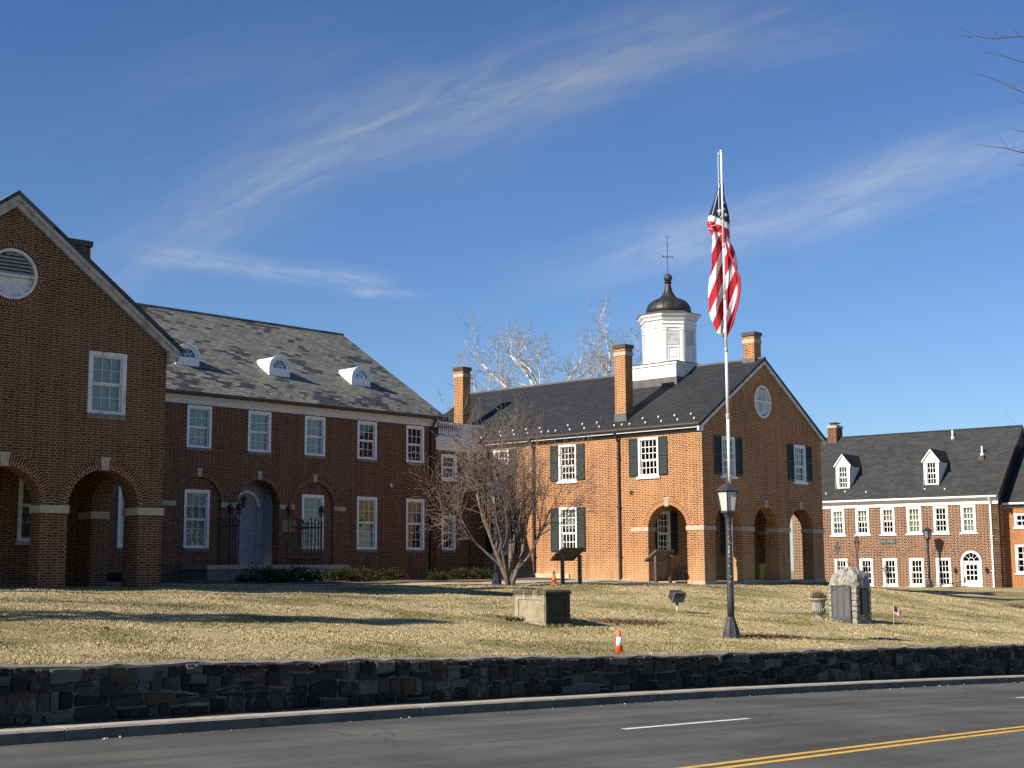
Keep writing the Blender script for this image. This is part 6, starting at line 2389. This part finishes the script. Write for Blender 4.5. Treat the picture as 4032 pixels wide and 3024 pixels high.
# ---------------------------------------------------------------- plants
def shrub(loc, rx, ry, h, label, seed, n=900, m='shrub_leaf'):
    t = thing('shrub', label, 'shrub', loc, group=None)
    r = random.Random(seed)
    F, S = MB(), MB()
    clumps = []
    for i in range(16):
        a, k = r.uniform(0, 2 * pi), r.random() ** .5
        clumps.append((rx * .8 * k * cos(a), ry * .8 * k * sin(a), h * r.uniform(.3, .85) * (1 - .45 * k * k), r.uniform(.16, .3)))
    for i in range(16):
        c = clumps[i]
        S.tube([(c[0] * .15, c[1] * .15, 0), (c[0] * .6, c[1] * .6, c[2] * .6), (c[0], c[1], c[2])], [.02, .014, .006], 4)
    for i in range(n):
        cx, cy, cz, cr = clumps[r.randrange(16)]
        d = Vector((r.gauss(0, 1), r.gauss(0, 1), r.gauss(0, .8))).normalized() * cr * r.uniform(.2, 1.25)
        p = Vector((cx, cy, cz)) + d
        p.z = max(.02, p.z)
        u = (d.normalized() + Vector((r.uniform(-.6, .6), r.uniform(-.6, .6), r.uniform(-.1, .9)))).normalized()
        v = u.orthogonal().normalized() * r.uniform(.014, .028)
        L = r.uniform(.06, .13)
        F.face([p - v, p + v, p + u * L])
        w_ = u.cross(v)
        F.face([p - w_, p + w_, p + u * L * .9])
    F.build('foliage', m, t)
    S.build('stems', 'brown_post', t)


SH = [((1.0, -4.4), 1.0, .8, .56, 'dark low juniper at the left end of the row in front of the hall steps'), ((2.55, -4.4), 1.05, .8, .62, 'wide dark low juniper in front of the hall steps, second in its row'),
      ((4.6, -4.1), .95, .7, .56, 'dark low juniper right of the lit porch step'), ((5.9, -4.0), .75, .6, .48, 'dark juniper ending the row below the porch fence'),
      ((8.2, -3.0), .48, .45, .40, 'single small dark bush under the tan curtained window'), ((10.5, -2.9), .52, .5, .40, 'yellow-green bush nearest the corner of the brick hall'),
      ((12.0, -2.8), .68, .5, .46, 'largest yellow-green bush, before the brick link'), ((13.3, -2.8), .6, .5, .44, 'yellow-green bush beside the blue-black lamp')]
for i, (p, rx, ry, h, lb) in enumerate(SH):
    x, y = frame_xy(B0, BY, p[0] * BSC, p[1] * BSC)
    shrub((x, y, ground(x, y) - .02), rx, ry, h, lb, 40 + i, int(900 + 900 * rx))


def weeds():
    for (x, y), s, lb, seed in (((22.0, 61.4), .62, 'flattened brown clump of dead weeds on the lawn at the right edge', 3), ((.02, 33.9), .22, 'small green weed growing against the stained stone plinth', 5)):
        r = random.Random(seed)
        B = MB()
        z = ground(x, y)
        for i in range(int(240 * s) + 30):
            a, k = r.uniform(0, 2 * pi), r.random() ** .6
            p = Vector((.9 * s * k * cos(a), .6 * s * k * sin(a), 0))
            d = Vector((r.uniform(-.3, .3), r.uniform(-.3, .3), r.uniform(.08, .3))) * (s + .35)
            B.tube([p, p + d * .6, p + d + Vector((r.uniform(-.1, .1), 0, -.04)) * s], [.012, .010, .004], 3)
        o = B.build('weed_clump', 'dead_stalk' if s > .5 else 'shrub_leaf')
        o.location = (x, y, z - .02)
        tag(o, lb, 'weeds')


weeds()



def leaf_litter():
    """dead leaves: two drifts by the lamp, single ones all over the lawn and along the kerb"""
    r = random.Random(77)
    B = MB()
    spots = []
    for cx, cy, sx, sy, n in ((3.0, 36.0, 1.3, .55, 1500), (6.4, 35.0, 1.5, .5, 1500), (-.4, 34.6, .7, .4, 250), (-1.0, 49.6, 1.6, .8, 700)):
        for i in range(n):
            a, b_ = r.gauss(0, .5), r.gauss(0, .5)
            spots.append((cx + .79 * sx * a - .61 * sy * b_, cy + .61 * sx * a + .79 * sy * b_))
    for i in range(2600):
        d = 20 + 42 * r.random() ** 1.4
        spots.append((d * r.uniform(-.4, .4), d))
    for x, y in spots:
        s_, q = sqof(x, y)
        if q < WQ + .45:
            continue
        z = ground(x, y) + r.uniform(.012, .035)
        L, w_, a = r.uniform(.022, .05), r.uniform(.012, .028), r.uniform(0, 6.3)
        u, v = Vector((cos(a), sin(a), r.uniform(-.5, .5))) * L, Vector((-sin(a), cos(a), r.uniform(-.5, .5))) * w_
        p = Vector((x, y, z))
        B.face([p - u, p - v, p + u, p + v])
    o = B.build('fallen_leaves', 'fallen_leaf')
    o['kind'] = 'stuff'


leaf_litter()


# ---------------------------------------------------------------- bare trees
def branches(r, out, p, d, L, rad, lev, cfg):
    """one limb and what grows on it; out collects (points, radii, level)"""
    n = cfg['seg'][lev]
    rad = max(rad, cfg.get('minr', [0] * 9)[lev])
    pts, rs = [p], [rad]
    tip = rad * cfg['taper'][lev]
    for i in range(n):
        d = (d + Vector((r.gauss(0, 1), r.gauss(0, 1), r.gauss(0, 1))) * cfg['wig'][lev] + Vector((0, 0, cfg['up'][lev]))).normalized()
        p = p + d * (L / n)
        pts.append(p)
        rs.append(rad + (tip - rad) * (i + 1) / n)
    out.append((pts, rs, lev))
    if lev + 1 < len(cfg['n']):
        k = cfg['n'][lev + 1]
        k = max(1, int(round(k * r.uniform(.75, 1.25) * min(1.0, .5 + .5 * L / cfg['len'][lev]))))
        for i in range(k):
            t = r.uniform(cfg['from'][lev], 1.0) if i else 1.0
            f = t * n
            a = min(int(f), n - 1)
            q = pts[a].lerp(pts[a + 1], f - a)
            dd = (pts[a + 1] - pts[a]).normalized()
            ax = dd.orthogonal().normalized()
            ax.rotate(Matrix.Rotation(r.uniform(0, 2 * pi), 3, dd))
            nd = dd.copy()
            nd.rotate(Matrix.Rotation(R(r.gauss(cfg['ang'][lev], cfg['ang'][lev] * .3)) * (1 if i else .45), 3, ax))
            rr = rs[a] + (rs[a + 1] - rs[a]) * (f - a)
            branches(r, out, q, nd, cfg['len'][lev + 1] * r.uniform(.6, 1.2) * (1.15 - .35 * t), min(rr * .85, rr * cfg['rad'][lev + 1]), lev + 1, cfg)


def bare_tree(loc, limbs, cfg, label, seed, bark, twig=None, cat='tree', split=3, group=None, name='bare_tree'):
    t = thing(name, label, cat, loc, group=group)
    r = random.Random(seed)
    out = []
    for p, d, L, rad in limbs:
        branches(r, out, Vector(p), Vector(d).normalized(), L, rad, 0, cfg)
    T, C = MB(), MB()
    for pts, rs, lev in out:
        (T if lev < split else C).tube(pts, rs, 8 if lev == 0 else (6 if lev == 1 else (4 if lev == 2 else 3)))
    T.build('trunk', bark, t, True)
    C.build('crown', twig or bark, t, True)
    return t


crape = dict(n=[1, 7, 6, 4, 3], seg=[8, 6, 5, 4, 3], len=[3.3, 2.3, 1.5, .95, .5], rad=[1, .60, .55, .55, .6], taper=[.45, .4, .4, .45, .5], wig=[.10, .14, .17, .2, .22],
             up=[.05, .07, .06, .03, .01], ang=[26, 32, 38, 42], minr=[.02, .016, .011, .008, .006], **{'from': [.30, .22, .2, .15]})
tx, ty = -.10, 50.3
bare_tree((tx, ty, ground(tx, ty) - .05),
          [((-.03, 0, 0), (-.30, -.03, 1), 3.7, .125), ((.03, .05, 0), (.02, .12, 1), 3.9, .12), ((.07, -.02, 0), (.27, -.05, 1), 3.6, .105),
           ((-.22, -.02, .62), (-.90, -.1, .60), 2.5, .065), ((.16, .0, .55), (.70, .15, .72), 2.8, .065), ((.02, .1, .3), (.10, .50, .9), 2.9, .07), ((-.12, -.04, .4), (-.30, -.42, .9), 2.8, .065)],
          crape, 'many-stemmed bare tree with twiggy spreading crown on the lawn before the courthouse', 17, 'grey_bark', 'crape_twig', split=3).scale = (.80, .80, 1.0)

syc = dict(n=[1, 7, 6, 4, 3], seg=[7, 6, 5, 4, 3], len=[6.0, 3.0, 1.7, .95, .5], rad=[1, .5, .5, .5, .6], taper=[.4, .35, .35, .4, .5], wig=[.10, .17, .2, .24, .25],
           up=[.03, .09, .10, .10, .06], ang=[46, 46, 46, 46], minr=[.09, .04, .022, .014, .011], **{'from': [.22, .2, .2, .15]})
for (x, y), H, lim, seed, lb in (((2.2, 98), 12.7, [((-.90, 0, .26), 5.2, .19), ((-.62, .1, .80), 6.3, .19), ((-.18, 0, 1), 6.2, .17), ((.45, .2, .85), 5.0, .15), ((.85, 0, .42), 4.4, .13), ((.1, -.5, .8), 4.6, .13)], 9, 'white-barked bare sycamore behind the courthouse roof, left of the tall chimney'),
                                 ((6.7, 101), 11.9, [((-.12, 0, 1), 6.6, .15), ((.42, 0, .95), 7.0, .17), ((.85, .1, .55), 5.2, .14), ((-.62, .1, .70), 4.4, .12), ((.2, .5, .9), 5.4, .12)], 23, 'white-barked bare sycamore behind the courthouse, between chimney and cupola')):
    t = bare_tree((x, y, ground(x, y)), [((0, 0, H - 1.8), d_, L_, r_) for d_, L_, r_ in lim], syc, lb, seed, 'white_bark', 'sycamore_twig', split=3)
    MB().tube([(0, 0, 0), (.1, 0, 4), (-.05, .1, 9), (0, 0, H - 1.6)], [.55, .45, .38, .26], 10).build('lower_trunk', 'white_bark', t, True)

big = dict(n=[1, 6, 5, 5, 4], seg=[7, 6, 5, 4, 3], len=[11.0, 5.5, 3.0, 1.7, .9], rad=[1, .42, .5, .5, .6], taper=[.4, .3, .3, .35, .5], wig=[.04, .11, .15, .18, .2],
           up=[.02, .04, .04, .02, .0], ang=[50, 42, 42, 42], **{'from': [.35, .25, .2, .15]})


def edge_tree():
    """its trunk stands beyond the right edge; only the ends of long limbs come into view"""
    x, y = 20.6, 40.5
    t = thing('bare_tree', 'bare tree beyond the right edge whose twig ends reach into the sky', 'tree', (x, y, ground(x, y)))
    r = random.Random(5)
    T, C = MB(), MB()
    T.tube([(0, 0, 0), (.1, 0, 5), (-.1, .1, 11), (0, 0, 17)], [.36, .30, .22, .12], 12)
    # ends of the limbs as seen against the sky: (picture column, row) -> metres at the tree's distance
    def at(c, q, dy=0.0):
        v = pix_dir(c, q)
        k = y / v.y
        return (v.x * k - x, dy, 2.3 + v.z * k - ground(x, y))
    limbs = [[(4300, 120), (4120, 128), (4010, 138), (3930, 145), (3880, 142), (3840, 135), (3795, 108), (3735, 82)], [(3840, 136), (3800, 128), (3757, 128)],
             [(4300, 300), (4130, 262), (4030, 228), (3960, 205), (3900, 193), (3822, 190)], [(4300, 480), (4140, 390), (4030, 335), (3960, 302), (3880, 274), (3806, 255)],
             [(4300, 640), (4120, 600), (4030, 590), (3970, 574), (3910, 568), (3856, 557)], [(4300, 560), (4100, 515), (4030, 497), (3972, 478)], [(4300, 260), (4080, 232), (4000, 195)],
             [(4300, 420), (4090, 430), (4030, 408), (3975, 382)], [(4300, 700), (4090, 640), (4020, 628)]]
    twigs = [[(3848, 132), (3851, 108)], [(3878, 141), (3866, 128), (3857, 121)], [(3890, 143), (3897, 107)], [(3921, 143), (3899, 107)], [(3958, 144), (3925, 132)], [(4016, 137), (3985, 116), (3958, 104)], [(3860, 142), (3858, 158), (3860, 170)],
             [(4015, 325), (3998, 335), (3978, 333)], [(4002, 322), (4000, 290), (3995, 268)], [(4005, 332), (3980, 362), (3968, 378)], [(4018, 328), (4032, 300)],
             [(3972, 576), (3955, 558), (3940, 547)], [(3990, 580), (3996, 566)], [(4032, 594), (4010, 598)], [(4032, 575), (4027, 566)]]
    for k, l in enumerate(limbs):
        yy = r.uniform(-.5, .5)
        start = [(0, 0, at(*l[0])[2] - 1.4)] if k != 1 else []
        pts = start + [at(c, q, yy) for c, q in l]
        T.tube(pts, [max(.007, .030 * (1 - i / len(pts))) for i in range(len(pts))] if k != 1 else .008, 6)
        for tw in twigs:
            if k == 0 or tw[0][1] > 200:
                pass
    for tw in twigs:
        C.tube([at(c, q, r.uniform(-.1, .1)) for c, q in tw], [.007, .006, .005][:len(tw)], 5)
        C.lathe([(.004, -.02), (.011, 0), (.004, .02)], 5, at(*tw[-1]))
    out = []
    for k in range(14):
        a = r.uniform(-1.2, 1.2)
        branches(r, out, Vector((0, 0, r.uniform(7, 16))), Vector((cos(a), sin(a), .6)).normalized(), r.uniform(3, 5), .08, 1, big)
    for pts, rs, lev in out:
        C.tube(pts, rs, 4 if lev < 3 else 3)
    T.build('trunk', 'fine_twig', t, True)
    C.build('crown', 'fine_twig', t, True)


edge_tree()
bare_tree((41.5, 104, .4), [((0, 0, 0), (0, 0, 1), 12, .3)], big, 'bare tree behind the annex roof at the right edge', 6, 'grey_bark', split=2)
big = dict(big, minr=[.1, .05, .03, .02, .012])
# trees that stand out of view to the left and shade lawn and street
for i, (x, y, lb) in enumerate(((-23.5, 26.5, 'bare roadside tree out of view whose shadow streaks the lawn'), (-29.0, 19.0, 'bare roadside tree out of view, the one farther from the lawn'))):
    bare_tree((x, y, 1.0), [((0, 0, 0), (.02, 0, 1), 10.5, .34)], big, lb, 50 + i, 'grey_bark', split=2)


def evergreen(x, y, H, r0, label, seed):
    t = thing('evergreen_tree', label, 'tree', (x, y, ground(x, y)))
    MB().tube([(0, 0, 0), (0, 0, H * .5), (0, 0, H * .96)], [.28, .18, .03], 8).build('trunk', 'grey_bark', t, True)
    r = random.Random(seed)
    B = MB()
    for i in range(1900):
        h = r.random() ** .8
        rr = r0 * (1 - h) ** .8 * (.75 + .25 * sin(h * 40 + 3 * sin(h * 9))) * r.uniform(.15, 1.0) ** .5
        a = r.uniform(0, 2 * pi)
        p = Vector((rr * cos(a), rr * sin(a), H * (.10 + .90 * h)))
        d = Vector((cos(a), sin(a), r.uniform(-.5, .2))).normalized()
        s_ = Vector((-sin(a), cos(a), 0)) * r.uniform(.10, .22)
        L = r.uniform(.3, .6)
        B.face([p - s_, p + d * L * .4 + s_ * .2 + Vector((0, 0, .05)), p + s_, p + d * L])
    B.build('crown', 'shrub_leaf', t)


evergreen(-21.5, 18.2, 14.5, 2.7, 'tall evergreen out of view at the left whose shadow lies across the lawn', 4)

for o in list(bpy.data.objects):
    if '_z0' in o.keys():
        del o['_z0']

GROUPS = {'street_lamp': 'black lantern street lamps', 'traffic_cone': 'orange traffic cones', 'shrub': 'low evergreen bushes along the hall', 'wayside_sign': 'brown information signs by the path',
          'iron_fence': 'iron fences of the hall porch', 'bare_tree': 'bare winter trees', 'lantern_post': 'glazed lanterns by the annex', 'weed_clump': 'clumps of weeds'}
for o in bpy.data.objects:
    if o.parent is None and o.get('label'):
        g = GROUPS.get(o.name.split('.')[0])
        if g:
            o['group'] = g
